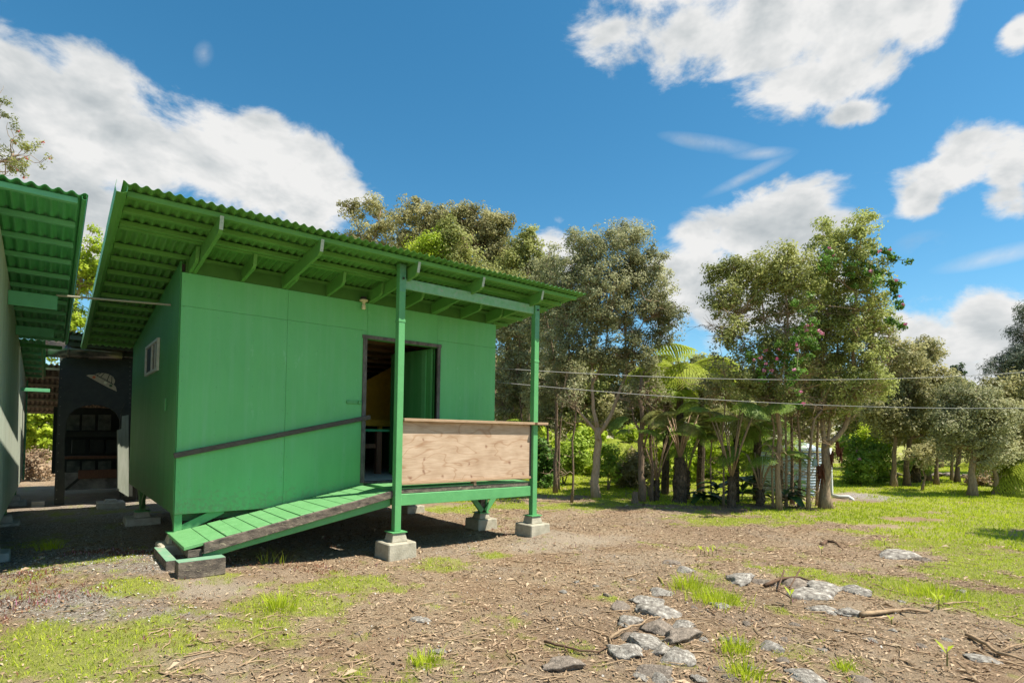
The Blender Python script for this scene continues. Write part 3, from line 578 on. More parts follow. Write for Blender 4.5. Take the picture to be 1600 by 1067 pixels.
for a in [(978, 1020, 52, 0, 'white crusted lava rock at the left edge of the foreground cluster'),
          (1010, 1005, 42, 3, 'rounded lichen pale rock in the middle of the foreground rock cluster'),
          (1035, 1015, 34, 4, 'small pale rock wedged between two larger ones in the foreground cluster', 'rock'),
          (1062, 1030, 48, 0, 'big grey lava rock, lowest and rightmost of the foreground cluster'),
          (1028, 985, 44, 1, 'brown flat topped rock at the back of the foreground cluster', 'rock_dark'),
          (1060, 997, 52, 1, 'long dark brown slab rock on the right of the foreground cluster', 'rock_dark'),
          (983, 995, 36, 2, 'flat brownish rock under the pale crooked root', 'rock_dark'),
          (1016, 1049, 40, 4, 'dark pitted rock just in front of the foreground cluster', 'rock_dark'),
          (1040, 960, 50, 5, 'broad flat pale grey slab behind the foreground cluster'),
          (985, 968, 42, 5, 'flat grey slab left of the broad pale slab, above the crooked root'),
          (1068, 975, 34, 2, 'flat squarish grey stone right of the broad pale slab'),
          (970, 950, 26, 3, 'upright dark knobbly lava stone left of the flat slabs', 'rock_dark'),
          (1008, 940, 34, 4, 'grey rounded stone with dark left side behind the slabs'),
          (1035, 928, 34, 1, 'low pale grey hump beside the left grass tuft'),
          (1128, 947, 34, 5, 'thin flat grey stone at the front of the lone grass tuft'),
          (876, 1040, 50, 1, 'dark grey rounded lava rock left of the cluster with a root over it', 'rock_dark'),
          (1155, 908, 48, 1, 'pale grey rock at the left end of the far rock ledge'),
          (1195, 912, 34, 4, 'grey rock between the pale rock and the long flat ledge rock', 'rock_dark'),
          (1240, 912, 60, 2, 'brownish flat ledge rock under the dead roots', 'rock_dark'),
          (1285, 918, 70, 5, 'long pale grey ledge rock at the edge of the grass'),
          (1330, 922, 50, 2, 'grey rock at the right end of the far ledge'),
          (1270, 930, 60, 5, 'low grey slab just in front of the long ledge rock'),
          (1405, 868, 70, 5, 'long flat grey outcrop lying alone in the mulch before the lawn'),
          (1440, 875, 24, 4, 'small dark stone right of the lone grey outcrop', 'rock_dark'),
          (1530, 1030, 52, 5, 'flat smooth grey stone near the right bottom corner'),
          (1255, 1055, 50, 2, 'flat pale stone at the bottom edge right of the cluster'),
          (1205, 1013, 34, 1, 'low grey stone right of the thin grass tuft in the foreground'),
          (1150, 1003, 30, 4, 'dark stone with a pale twig across it right of the cluster', 'rock_dark'),
          (1295, 955, 44, 5, 'flat grey stone lying in front of the ledge with a pale one beside it'),
          (1335, 957, 46, 5, 'whitish flat stone with a stick lying at its right'),
          (655, 968, 36, 5, 'lone flat pale stone in the middle of the bare yard'),
          (690, 1018, 28, 5, 'lone pale stone close to the bottom grass tuft'),
          (1050, 880, 24, 3, 'dark charred stump like rock behind the far grass tuft', 'rock_dark'),
          (1072, 893, 26, 1, 'small whitish rock beside the dark charred one'),
          (1345, 1062, 40, 2, 'flat brown stone cut by the bottom edge on the right', 'rock_dark')]:
    rock(*a)
q = random.Random(9)
for (u, v, w) in [(950, 930, 14), (930, 915, 12), (1090, 1060, 26), (1120, 1045, 22), (1180, 1045, 20), (1100, 1000, 20), (1225, 1000, 18), (1170, 975, 16), (1085, 950, 14), (900, 910, 12), (880, 925, 14), (1360, 1000, 20),
                  (1395, 985, 18), (1440, 1010, 22), (1480, 1000, 18), (1505, 925, 18), (1410, 940, 14), (790, 1045, 14), (560, 990, 14), (820, 960, 12), (1240, 975, 18), (1310, 985, 16), (985, 905, 14), (1000, 1058, 26), (1140, 1060, 22), (1035, 1062, 30), (1225, 1032, 22), (1285, 1015, 18)]:
    rock(u, v, w, q.randrange(6), small, q.choice(['rock', 'rock_dark']), 'small stones in the mulch')

def stick(name, label, pts, r, m, side=()):
    P = []
    for (u, v, e) in pts:
        p = gat(u, v); P.append((p[0], p[1], p[2]+e))
    t = thing(name, label, 'branch', (P[0][0], P[0][1], P[0][2]), 'fallen branches and roots')
    # subdivide with a little wander
    Q = []
    for a, b in zip(P[:-1], P[1:]):
        for s in (0, .33, .66): Q.append(tuple(a[i]*(1-s)+b[i]*s+random.uniform(-.006, .006) for i in range(3)))
    Q.append(P[-1]); n = len(Q)
    MB().tube(Q, [r*(1-.6*i/(n-1)) for i in range(n)], 7).build('stem', MAT[m], t, smooth=True)
    for sp in side:
        R_ = []
        for (u, v, e) in sp:
            p = gat(u, v); R_.append((p[0], p[1], p[2]+e))
        MB().tube(R_, [r*.5*(1-.6*i/(len(R_)-1)) for i in range(len(R_))], 6).build('side_shoot', MAT[m], t, smooth=True)
stick('fallen_branch', 'pale crooked root curving round the left of the foreground rocks', [(950, 1000, .01), (965, 998, .05), (985, 990, .06), (1002, 985, .05), (1010, 975, .05), (1032, 971, .04)], .013, 'stick', [[(985, 990, .05), (975, 978, .03), (960, 985, .01)], [(952, 1000, .02), (958, 1020, .02), (968, 1040, .01)]])
stick('fallen_branch', 'forked brown stick lying left of the foreground rocks', [(850, 1005, .02), (880, 1015, .03), (905, 1022, .03), (935, 1022, .02), (950, 1012, .02)], .011, 'stick_dark', [[(880, 1014, .03), (893, 1035, .02), (915, 1048, .01)]])
stick('fallen_branch', 'long pale split log lying in front of the ledge on the right', [(1345, 965, .03), (1385, 960, .03), (1420, 957, .03), (1452, 958, .02)], .024, 'stick', [[(1385, 960, .03), (1375, 955, .06)]])
stick('fallen_branch', 'thin straight grey stick lying near the young shoot on the right', [(1475, 947, .02), (1500, 944, .02), (1528, 943, .02)], .01, 'stick')
stick('fallen_branch', 'tangled pale branch at the right edge of the foreground', [(1510, 995, .02), (1535, 1010, .04), (1560, 1027, .04), (1600, 1037, .03)], .02, 'stick', [[(1535, 1010, .04), (1550, 1000, .06), (1570, 1012, .02)], [(1560, 1027, .04), (1585, 1018, .05), (1605, 1010, .03)]])
stick('fallen_branch', 'dark dead roots clumped on top of the far rock ledge', [(1195, 918, .03), (1225, 912, .06), (1250, 910, .06), (1285, 916, .03)], .02, 'stick_dark', [[(1225, 905, .1), (1215, 925, .02), (1240, 935, .0)], [(1250, 903, .1), (1235, 920, .03), (1200, 925, .0)]])
stick('fallen_branch', 'short reddish strip of bark in the middle of the yard', [(1030, 905, .02), (1038, 915, .02)], .02, 'stick')
stick('fallen_branch', 'pale straight stick lying in the bare earth below the lone flat stone', [(638, 998, .01), (665, 994, .012), (690, 992, .01)], .007, 'stick')
stick('fallen_branch', 'long thin twig along the bottom edge left of the centre', [(500, 1062, .01), (560, 1062, .02), (620, 1064, .01)], .006, 'stick')
stick('fallen_branch', 'dead dry weed stalk leaning over the soil beside the ramp', [(510, 880, .0), (490, 868, .07), (470, 860, .1), (452, 862, .12)], .004, 'stick', [[(490, 868, .07), (470, 872, .08), (455, 880, .02)], [(470, 860, .1), (458, 868, .1)]])
stick('fallen_branch', 'thin pale stick before the rocks at the right of the centre', [(1205, 945, .01), (1240, 950, .02), (1270, 952, .01)], .008, 'stick')
stick('fallen_branch', 'upturned dark root clod on the mulch near the lawn edge', [(1283, 852, .01), (1292, 848, .03), (1305, 850, .03), (1315, 856, .0)], .03, 'stick_dark')
# young shoots
def shoot(u, v, h, label, lean=0):
    p = gat(u, v); t = thing('young_shoot', label, 'shoot', tuple(p), 'young ginger shoots in the mulch')
    m = MB(); m.tube([p, p+np.array([0, 0, h*.6])], [.006, .004], 5).build('stem', MAT['stem_green'], t)
    for k in range(2):
        a = 1.2+k*2.6+lean; d = np.array([math.cos(a), math.sin(a), 0]); s = np.array([-d[1], d[0], 0]); b = p+np.array([0, 0, h*(.45+.1*k)])
        V = [b, b+d*h*.25+s*h*.09+np.array([0, 0, h*.3]), b+d*h*.5+np.array([0, 0, h*.45]), b+d*h*.25-s*h*.09+np.array([0, 0, h*.3])]
        npmesh('leaf', np.array(V), np.array([[0, 1, 2, 3]]), MAT['leaf_bright'], t, tint=np.full((4, 3), .7)*np.array([1, 0, 0]))
for a in [(1382, 852, .22, 'yellow green shoot standing nearest the lawn edge'), (1284, 865, .2, 'small shoot left of the lawn edge shoot'), (1236, 945, .3, 'tall young shoot between the ledge and the slabs'),
          (1467, 952, .28, 'yellow topped shoot beside the thin grey stick'), (1393, 977, .16, 'low two leaved shoot in the right foreground'), (1480, 1040, .3, 'tall dark stemmed shoot near the bottom right'), (1107, 868, .16, 'leafy green shoot behind the far rocks')]:
    a = (a[0], a[1], a[2]*.6, a[3]); shoot(*a)
for k in range(5):
    shoot(1095+k*6, 866+(k % 2)*3, .13, 'low leafy weed clump in the bare earth behind the rocks', k)
# tall grass tufts that stand out
def tuft(u, v, h, n, spread, label, m='grass_blade'):
    p = gat(u, v); r = np.random.default_rng(int(u+v)); x = p[0]+r.normal(0, spread, n); y = p[1]+r.normal(0, spread, n)
    az = np.arctan2(y-p[1], x-p[0])+r.normal(0, .6, n); V, Fc = blades(x, y, r.uniform(.5, 1, n)*h, r.uniform(.005, .009, n), r.uniform(.2, .9, n), r, az)
    o = npmesh('grass_tuft', V, Fc, MAT[m], tint=np.repeat(np.stack([r.uniform(.3, 1, n), 0*x, 0*x], 1), 6, 0)); tag(o, label, 'grass tuft', 'tall grass tufts', 'stuff' if n < 20 else None)
for a in [(1075, 918, .14, 260, .1, 'tall tuft at the left end of the lone grass patch behind the slabs'), (1120, 940, .13, 300, .12, 'dense tuft directly behind the thin flat stone'), (1150, 1018, .13, 120, .06, 'loose tuft right of the foreground rocks'),
          (1165, 1057, .12, 130, .06, 'tuft at the bottom edge right of the rocks'), (435, 950, .16, 130, .07, 'taller coarse tuft in the grass before the ramp'), (430, 1045, .0, 2, .1, 'x'), (665, 1036, .09, 120, .05, 'small tuft at the bottom below the lone stones'),
          (1465, 930, .12, 300, .16, 'thick tuft on the near edge of the lawn by the thin stick'), (1320, 1045, .07, 60, .03, 'tiny tuft near the bottom right stones'), (415, 880, .2, 12, .04, 'few tall grass stalks by the sleeper block'), (440, 880, .2, 10, .05, 'thin grass stalks between the dead weed and the ramp'),
          (80, 858, .14, 110, .06, 'green tuft in the shade between the two buildings')]:
    if a[3] > 5: tuft(*a)

# ------------------------------------------------------------------ the green cabin
cab = thing('green_cabin', 'green plywood cabin raised on piers with a sloping corrugated roof and open door', 'cabin', (0, 0, -.2))
W_, D_, H_ = 4.66, 4.70, 2.837
def rz(y): return 3.052-.107*y            # underside of the roof sheets
def wt(y): return H_-.107*y
GW, GS, GT, GRF = MAT['green_wall'], MAT['green_side'], MAT['green_trim'], MAT['green_rafter']
g = .0012
# front sheets, each its own panel, recessed joints
def pan(x0, x1, z0, z1, y0=-.012, m=GW): MB().box(x0+g, x1-g, y0, 0, z0+g, z1-g).build('wall_panel', m, cab, bevel=.0015)
pan(0, 1.22, 0, 2.44); pan(1.22, 2.334, 0, 2.44); pan(3.513, W_, 0, 2.44)
pan(0, 1.22, 2.44, H_); pan(1.22, 2.334, 2.44, H_); pan(2.334, 3.513, 2.325, H_); pan(3.513, W_, 2.44, H_)
m = MB(); m.box(0.002, 2.334, .003, .09, .0, H_); m.box(3.513, W_-.002, .003, .09, 0, H_); m.box(2.334, 3.513, .003, .09, 2.325, H_); m.box(2.334, 3.513, .003, .09, 0, .28)
m.build('front_wall', GS, cab)
nh = MB()
for sx_ in (.03, .40, .81, 1.19, 1.25, 1.62, 2.03, 3.58, 3.95, 4.40, 4.62):
    zz = .08
    while zz < 2.8:
        nh.lathe((0, 0, 0), [(.0001, 0)], 3) if False else nh.box(sx_-.004, sx_+.004, -.0138, -.0121, zz-.004, zz+.004); zz += .29+random.uniform(-.02, .02)
nh.build('nail_heads', mat('nail', (.10, .26, .12), .5, .4), cab)['kind'] = 'stuff'
# left side wall sheets with sloping tops
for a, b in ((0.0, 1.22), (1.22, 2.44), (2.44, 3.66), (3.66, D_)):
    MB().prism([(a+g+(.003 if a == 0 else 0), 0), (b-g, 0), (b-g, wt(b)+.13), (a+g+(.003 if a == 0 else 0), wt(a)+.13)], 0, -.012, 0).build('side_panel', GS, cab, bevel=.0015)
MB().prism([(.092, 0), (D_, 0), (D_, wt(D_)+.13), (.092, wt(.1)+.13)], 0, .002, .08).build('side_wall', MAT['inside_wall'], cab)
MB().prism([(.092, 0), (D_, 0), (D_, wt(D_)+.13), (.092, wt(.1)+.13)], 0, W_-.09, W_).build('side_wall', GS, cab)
MB().box(.082, W_-.092, D_-.09, D_, 0, wt(D_)+.13).build('rear_wall', MAT['inside_wall'], cab)
MB().box(.082, W_-.092, .092, D_-.092, .02, .28).build('floor', MAT['inside_floor'], cab)
MB().prism([(.092, wt(.1)-.12), (D_-.092, wt(D_)-.12), (D_-.092, wt(D_)-.08), (.092, wt(.1)-.08)], 0, .082, W_-.092).build('ceiling', MAT['inside_ceiling'], cab)
for k in range(9):
    yy = .5+.45*k; MB().box(.1, W_-.1, yy, yy+.09, wt(yy)-.19, wt(yy)-.135).build('ceiling_batten', MAT['inside_ceiling'], cab)
MB().lathe((3.75, 2.7, 2.42), [(.06, .0), (.1, .02), (.1, .05), (.05, .07)], 12).build('ceiling_lamp', MAT['cream'], cab)
# door frame
TD = MAT['trim_dark']
MB().box(2.274, 2.334, -.030, .06, .27, 2.325).build('door_jamb', TD, cab, bevel=.003)
MB().box(3.513, 3.565, -.030, .06, .27, 2.325).build('door_jamb', TD, cab, bevel=.003)
MB().box(2.262, 3.578, -.032, .06, 2.327, 2.378).build('door_head', TD, cab, bevel=.003)
MB().box(2.336, 3.511, -.04, .09, .262, .286).build('door_sill', TD, cab, bevel=.003)
# open door leaf, hinged right, swung inwards
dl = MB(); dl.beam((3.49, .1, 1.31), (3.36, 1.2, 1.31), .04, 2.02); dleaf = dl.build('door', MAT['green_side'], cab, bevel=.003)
b_ = MB(); b_.beam((3.455, .22, 1.31), (3.443, .32, 1.31), .03, 1.98); b_.build('door_batten', GT, dleaf)
b_ = MB(); b_.beam((3.36, .93, 1.0), (3.345, 1.03, 1.0), .03, 1.1); b_.build('door_batten', GT, dleaf)
# latch
MB().box(2.045, 2.20, -.034, -.013, 1.385, 1.43).build('latch_plate', GT, cab, bevel=.004)
MB().box(2.215, 2.262, -.040, -.013, 1.38, 1.433).build('hasp', GT, cab, bevel=.004)
# handrail and brackets
hr = MB(); hr.beam((-.03, -.052, .685), (2.39, -.052, 1.205), .038, .062, (0, 0, 1)); handrail = hr.build('handrail', MAT['rail_wood'], cab, bevel=.006)
for t in (.03, .27, .5, .75, .97):
    x = -.03+2.42*t; z = .685+.52*t; MB().box(x-.02, x+.02, -.034, -.0125, z-.02, z+.02).build('handrail_block', MAT['rail_wood'], handrail)
# side window
wy0, wy1, wz0, wz1 = 1.45, 2.72, 1.79, 2.24
wf = MB()
wf.box(-.045, -.0125, wy0, wy0+.05, wz0, wz1); wf.box(-.045, -.0125, wy1-.05, wy1, wz0, wz1); wf.box(-.045, -.0125, wy0+.05, wy1-.05, wz0, wz0+.04); wf.box(-.045, -.0125, wy0+.05, wy1-.05, wz1-.04, wz1)
win = wf.build('window', MAT['white_trim'], cab, bevel=.003)
MB().box(-.04, -.0127, 2.02, 2.09, wz0+.041, wz1-.041).build('window_sash', MAT['white_trim'], win)
MB().box(-.022, -.013, 2.091, wy1-.051, wz0+.041, wz1-.041).build('window_screen', MAT['screen'], win)
MB().box(-.026, -.013, wy0+.051, 2.019, wz0+.041, wz1-.041).build('window_pane', MAT['glass'], win)
MB().box(-.032, -.027, 1.72, 1.80, wz0+.041, wz1-.041).build('window_stile', MAT['white_trim'], win)
MB().box(-.03, -.0125, .72, .78, 1.22, 1.38).build('hose_bib_box', GT, cab, bevel=.003)
# blocking, rafters, lookouts
mat('green_block', (.075, .21, .045), .6, .2, (.06, .17, .035), 5)
MB().box(.04, W_-.04, .0, .03, H_+.002, rz(0)-.056).build('blocking', MAT['green_block'], cab)
def rafter(x, yend, w=.04, name='rafter', side=None):
    y0, y1 = yend, .0
    poly = [(y1, wt(y1)+.004), (y0+.05, wt(y0+.05)+.004), (y0, wt(y0)+.03), (y0-.035, rz(y0-.035)-.056), (y1, rz(y1)-.056)]
    r_ = MB().prism(poly, 0, x-w/2, x+w/2).build(name, GRF, cab, bevel=.002)
    if yend < -1:   # bleached end grain
        MB().prism([(y0-.0365-.002, rz(y0-.037)-.058), (y0-.0025, wt(y0)+.032), (y0-.004, wt(y0)+.034), (y0-.040, rz(y0-.04)-.058)], 0, x-w/2+.002, x+w/2-.002).build('end_grain', MAT['beam_end'], r_)
for x in (.13, 1.157, 2.395, 3.408, 4.505): rafter(x, -1.325)
for x in (.13-.045, 1.157+.045, 2.395-.045, 3.408+.045, 4.505-.045): rafter(x, -.42, .038, 'sister_rafter')
for x in (.66, 1.75, 2.92, 3.95): rafter(x, -.55)
# purlins
ys = [-1.275, -.93, -.60, -.52, .045]+[.46+.49*k for k in range(10)]
for y in ys:
    a = .027 if y != -.515 else .034; MB().box(-.66, 5.27, y-.035, y+.035, rz(y)-a*2, rz(y)-.001 if y != -.515 else rz(y)-.012).build('purlin', GRF, cab, bevel=.003)
# corrugated sheets
def sheets(root, x0, x1, y0, y1, zf, mt, pitch=.09, amp=.0145, per=9, lap=.004, ragged=.012):
    n = max(1, round((x1-x0)/(pitch*per))); w = (x1-x0)/n
    for i in range(n):
        a = x0+i*w; b = a+w+.03; k = int(round((b-a)/pitch*8)); dy = random.uniform(-ragged, ragged); V = []; Fc = []
        xs_ = np.linspace(a, b, k+1); up = lap*(i % 2)+amp
        for t in (0, .0016):
            for yy in (y0+dy, y1):
                for x in xs_: V.append((x, yy, zf(yy)+up+amp*math.sin(2*math.pi*x/pitch)+t))
        q_ = k+1
        for j in range(k):
            Fc.append((j, j+1, q_+j+1, q_+j)); Fc.append((2*q_+j, 3*q_+j, 3*q_+j+1, 2*q_+j+1)); Fc.append((j, 2*q_+j, 2*q_+j+1, j+1)); Fc.append((q_+j, q_+j+1, 3*q_+j+1, 3*q_+j))
        m_ = MB(); m_.v = V; m_.f = Fc; m_.build('roof_sheet', mt, root, fix=False, smooth=False)
sheets(cab, -.70, 5.33, -1.43, 5.25, rz, MAT['green_roof'])
def rake(root, x, y0, y1, zf, mt, s=1, k_=1):
    prof = [(a*k_, b*k_) for a, b in [(-.045, .030), (-.055, -.03), (-.045, -.075), (0, -.078), (.03, -.06), (.035, -.035), (.032, .0)]]
    m_ = MB()
    for ya, yb, e in ((y0, y0+1.0, .004), (y0+.97, y1, 0)):
        k = len(m_.v)
        for yy in (ya, yb):
            for a, b in prof: m_.v.append((x+s*a*(1+e*10), yy, zf(yy)+b-e))
        n = len(prof)
        for j in range(n-1): m_.f.append((k+j, k+j+1, k+n+j+1, k+n+j))
    o = m_.build('rake_flashing', mt, root, fix=False, smooth=False); md = o.modifiers.new('thick', 'SOLIDIFY'); md.thickness = .002
rake(cab, -.70, -1.42, 5.25, rz, MAT['green_roof'])
# cabin legs under the wall
MB().box(.003, .085, .012, .095, -.205, -.002).build('leg', GT, cab, bevel=.004)
MB().beam((.09, .04, -.18), (.52, .04, .02), .035, .10).build('brace', GT, cab, bevel=.004)
MB().beam((.04, .10, -.17), (.04, .42, .0), .035, .09).build('brace', MAT['green_side'], cab, bevel=.004)
MB().box(.01, .09, 3.25, 3.34, -.33, -.002).build('leg', MAT['green_side'], cab, bevel=.004)
MB().prism([(3.24, -.30), (3.24, -.2), (2.95, -.002), (2.80, -.002)], 0, .02, .055).build('brace', MAT['green_side'], cab)
MB().prism([(3.35, -.30), (3.35, -.2), (3.6, -.002), (3.75, -.002)], 0, .02, .055).build('brace', MAT['green_side'], cab)
MB().box(4.42, 4.51, .012, .10, -.31, -.002).build('leg', MAT['old_wood'], cab, bevel=.004)
MB().beam((4.50, -.01, -.29), (4.78, -.01, .04), .036, .085).build('brace', GT, cab, bevel=.004)
MB().beam((4.43, -.01, -.29), (4.15, -.01, .04), .036, .085).build('brace', GT, cab, bevel=.004)
MB().box(4.516, 4.555, .0, .09, -.31, .0).build('leg_cleat', GT, cab, bevel=.003)
MB().box(4.42, 4.51, 2.35, 2.44, -.35, -.002).build('leg', MAT['old_wood'], cab, bevel=.004)
for y in (.15, 2.3, 4.5): MB().box(.1, W_-.1, y, y+.09, -.10, .018).build('floor_beam', MAT['green_side'], cab)
# wall lamp
lamp = thing('wall_lamp', 'small cream bare bulb lamp under the eave above the door', 'lamp', (2.25, -.06, 2.85))
MB().lathe((2.25, -.06, 2.865), [(.045, 0), (.05, .01), (.05, .035), (.04, .04)], 12).build('junction_box', MAT['black_metal'], lamp)
MB().lathe((2.25, -.06, 2.80), [(.018, .0), (.024, .03), (.058, .045), (.06, .06), (.05, .064)], 16).build('lamp_holder', MAT['cream'], lamp, smooth=False)
MB().lathe((2.25, -.06, 2.725), [(.012, .0), (.028, .008), (.03, .03), (.022, .04), (.028, .05), (.02, .072)], 12).build('bulb', MAT['bulb'], lamp, smooth=True)

# ------------------------------------------------------------------ porch: posts, deck, plywood railing
por = thing('porch', 'green porch deck on two tall posts with a plywood railing panel', 'porch', (3.5, -1, -.2))
p1 = MB().box(2.262, 2.352, -1.095, -1.005, -.262, 3.155).build('post', GT, por, bevel=.004)
p2 = MB().box(4.585, 4.675, -1.095, -1.005, -.237, 2.985).build('post', GT, por, bevel=.004)
MB().box(2.257, 2.357, -1.100, -1.0, 2.405, 2.44).build('splice_band', GT, p1, bevel=.004); MB().box(4.58, 4.68, -1.10, -1.0, 2.10, 2.135).build('splice_band', GT, p2, bevel=.004)
MB().box(2.264, 2.350, -1.0975, -1.0955, 2.80, 3.15).build('bare_patch', MAT['dull_paint'], p1); MB().box(4.587, 4.673, -1.0975, -1.0955, 2.47, 2.98).build('bare_patch', MAT['dull_paint'], p2)
MB().box(2.354, 4.583, -1.07, -1.03, 2.85, 2.985).build('post_beam', MAT['bare_beam'], por, bevel=.003)
for p_, x in ((p1, 2.307), (p2, 4.63)):
    z = 2.96 if x < 3 else 2.9; MB().lathe((x, -1.115, z), [(.014, 0), (.014, .02)], 8).build('bolt', MAT['black_metal'], p_)
# deck boards along the facade-normal, weathered rim, green skirt beam
x = 2.37; k = 0
while x < 4.60:
    MB().box(x, min(x+.14, 4.70), -.985, -.035, .225, .262).build('deck_board', MAT['green_deck'], por, bevel=.004); x += .148; k += 1
MB().box(2.358, 4.58, -1.035, -.990, .205, .262).build('rim_board', MAT['old_wood'], por, bevel=.004)
MB().box(2.358, 4.58, -1.030, -.99, .262, .278).build('rim_cap', MAT['green_deck'], por, bevel=.002)
MB().box(2.356, 4.582, -1.065, -1.025, .055, .202).build('skirt_beam', GT, por, bevel=.004)
MB().box(2.29, 2.33, -1.0, .0, .08, .222).build('joist', GT, por); MB().box(3.45, 3.49, -1.02, .0, .08, .222).build('joist', GT, por); MB().box(4.60, 4.64, -1.0, .0, .08, .222).build('joist', GT, por)
ry = -1.045
MB().box(2.372, 4.555, ry, ry+.018, .355, 1.137).build('railing_panel', MAT['plywood'], por, bevel=.002)
MB().box(2.36, 4.60, ry-.070, ry+.075, 1.139, 1.177).build('railing_cap', MAT['cap_wood'], por, bevel=.004)
capx = MB().box(4.602, 4.83, ry-.12, ry-.052, 1.139, 1.177)
capx.build('railing_cap_end', MAT['cap_wood'], por, bevel=.004)
MB().box(2.365, 4.585, ry-.022, ry+.03, .318, .353).build('railing_foot', MAT['cap_wood'], por, bevel=.004)
MB().box(4.558, 4.583, ry-.004, ry+.02, .355, 1.137).build('railing_gap_shade', MAT['rail_wood'], por)  # dark strip standing in for the shaded gap between panel and post
MB().box(3.52, 3.56, ry+.0, ry+.09, .264, .316).build('railing_block', MAT['cap_wood'], por)
MB().box(2.37, 4.58, ry+.020, ry+.06, 1.08, 1.137).build('railing_rail', MAT['cap_wood'], por)

# ------------------------------------------------------------------ access ramp
rmp = thing('access_ramp', 'green slatted wooden ramp climbing from the yard to the porch deck', 'ramp', (0, -.5, -.4))
def rzp(x): return -.198+.199*x
edges = [-.06, .174, .334, .489, .645, .80, .955, 1.11, 1.263, 1.438, 1.613, 1.77, 1.93, 2.09, 2.25]
for a, b in zip(edges[:-1], edges[1:]):
    a2 = a+.004; b2 = b-.006; w = random.uniform(-.004, .004); ya = -1.0+random.uniform(-.006, .006)
    za, zb = rzp(a2)+w, rzp(b2)+w; t = .036
    MB().add([(a2, ya, za-t), (b2, ya, zb-t), (b2, -.03, zb-t), (a2, -.03, za-t), (a2, ya, za), (b2, ya, zb), (b2, -.03, zb), (a2, -.03, za)],
             [(0,3,2,1),(4,5,6,7),(0,1,5,4),(1,2,6,5),(2,3,7,6),(3,0,4,7)]).build('ramp_plank', MAT['green_deck'], rmp, bevel=.003)
MB().prism([(.12, rzp(.12)-.004), (2.255, rzp(2.255)-.002), (2.255, rzp(2.255)-.09), (.12, rzp(.12)-.115)], 1, -1.045, -1.004).build('edge_board', MAT['old_wood'], rmp, bevel=.004)
MB().prism([(.45, rzp(.45)-.10), (2.25, rzp(2.25)-.092), (2.25, rzp(2.25)-.20), (.45, rzp(.45)-.18), (.12, rzp(.12)-.19), (.12, rzp(.12)-.125)], 1, -.99, -.95).build('stringer', GT, rmp, bevel=.004)
MB().prism([(.0, rzp(.0)-.045), (2.25, rzp(2.25)-.04), (2.25, rzp(2.25)-.18), (.0, rzp(.0)-.16)], 1, -.10, -.06).build('stringer', GT, rmp, bevel=.004)
MB().box(-.02, .11, -.998, -.05, rzp(0)-.12, rzp(0)-.045).build('cross_piece', MAT['old_wood'], rmp, bevel=.004)
mat('worn_top', (.20, .33, .22), .8, .2, (.13, .28, .17), 12, 8, (1, 1, 1), .3, 50, wear=((.30, .27, .22), .45, 9))
def sleeper(label, cx, cy, l, w, h, rot, zt):
    t = thing('sleeper_block', label, 'timber block', (cx, cy, zt-h), 'timber blocks at the foot of the ramp')
    b = MB().box(-l/2, l/2, -w/2, w/2, 0, h); c = MB().box(-l/2+.002, l/2-.002, -w/2+.002, w/2-.002, h+.001, h+.004)
    for mb, nm, mt in ((b, 'timber', 'old_wood'), (c, 'painted_top', 'worn_top')):
        mb.v = [(x+cx, y+cy, z+zt-h) for x, y, z in mb.v]; o = mb.build(nm, MAT[mt], t, bevel=.004 if nm == 'timber' else 0)
    t.rotation_euler = (0, 0, rot)
sleeper('grey timber block with a worn green top in front of the ramp foot', .075, -1.13, .43, .16, .17, .04, -.315)
sleeper('narrow half buried green topped timber along the low end of the ramp', -.15, -.50, .10, .85, .14, .0, -.345)

# ------------------------------------------------------------------ piers
def pier(cx, cy, ztop, label, m='concrete', cw=.20, fw=.38, ch=.125, plate=True, rot=0, fh=.5):
    t = thing('concrete_pier', label, 'pier', (cx, cy, ztop-ch-.2), 'concrete piers under the buildings')
    f = MB(); zt = ztop-ch; z0 = -.75; a = fw/2; b = a+.015
    f.add([(cx-b, cy-b, z0), (cx+b, cy-b, z0), (cx+b, cy+b, z0), (cx-b, cy+b, z0), (cx-a, cy-a, zt), (cx+a, cy-a, zt), (cx+a, cy+a, zt), (cx-a, cy+a, zt)], [(0,3,2,1),(4,5,6,7),(0,1,5,4),(1,2,6,5),(2,3,7,6),(3,0,4,7)])
    f.build('footing', MAT[m], t, bevel=.012)
    c = MB(); a = cw/2*.86; b = cw/2*1.1
    c.add([(cx-b, cy-b, zt+.001), (cx+b, cy-b, zt+.001), (cx+b, cy+b, zt+.001), (cx-b, cy+b, zt+.001), (cx-a, cy-a, ztop-.014), (cx+a, cy-a, ztop-.014), (cx+a, cy+a, ztop-.014), (cx-a, cy+a, ztop-.014)], [(0,3,2,1),(4,5,6,7),(0,1,5,4),(1,2,6,5),(2,3,7,6),(3,0,4,7)])
    c.build('cap_block', MAT[m], t, bevel=.006)
    if plate: MB().box(cx-.105, cx+.105, cy-.105, cy+.105, ztop-.013, ztop-.001).build('painted_plate', GT, t)
pier(2.307, -1.05, -.262, 'concrete pier under the tall near porch post')
pier(4.63, -1.05, -.237, 'concrete pier under the far porch post, set in a low mound')
pier(4.465, .056, -.31, 'concrete pier under the cabin corner with the diagonal braces', ch=.10)
pier(4.465, 2.4, -.35, 'pale concrete pier seen behind the near post under the cabin', ch=.10)
pier(.05, 3.295, -.33, 'concrete pier under the side wall below the white window', 'concrete_shade', ch=.10, fw=.46)
pier(.045, .055, -.205, 'concrete pier behind the low end of the ramp')
pier(-.15, 6.3, -.42, 'low concrete pier at the foot of the weathered door', 'concrete_shade', ch=.06, plate=False, fw=.45)

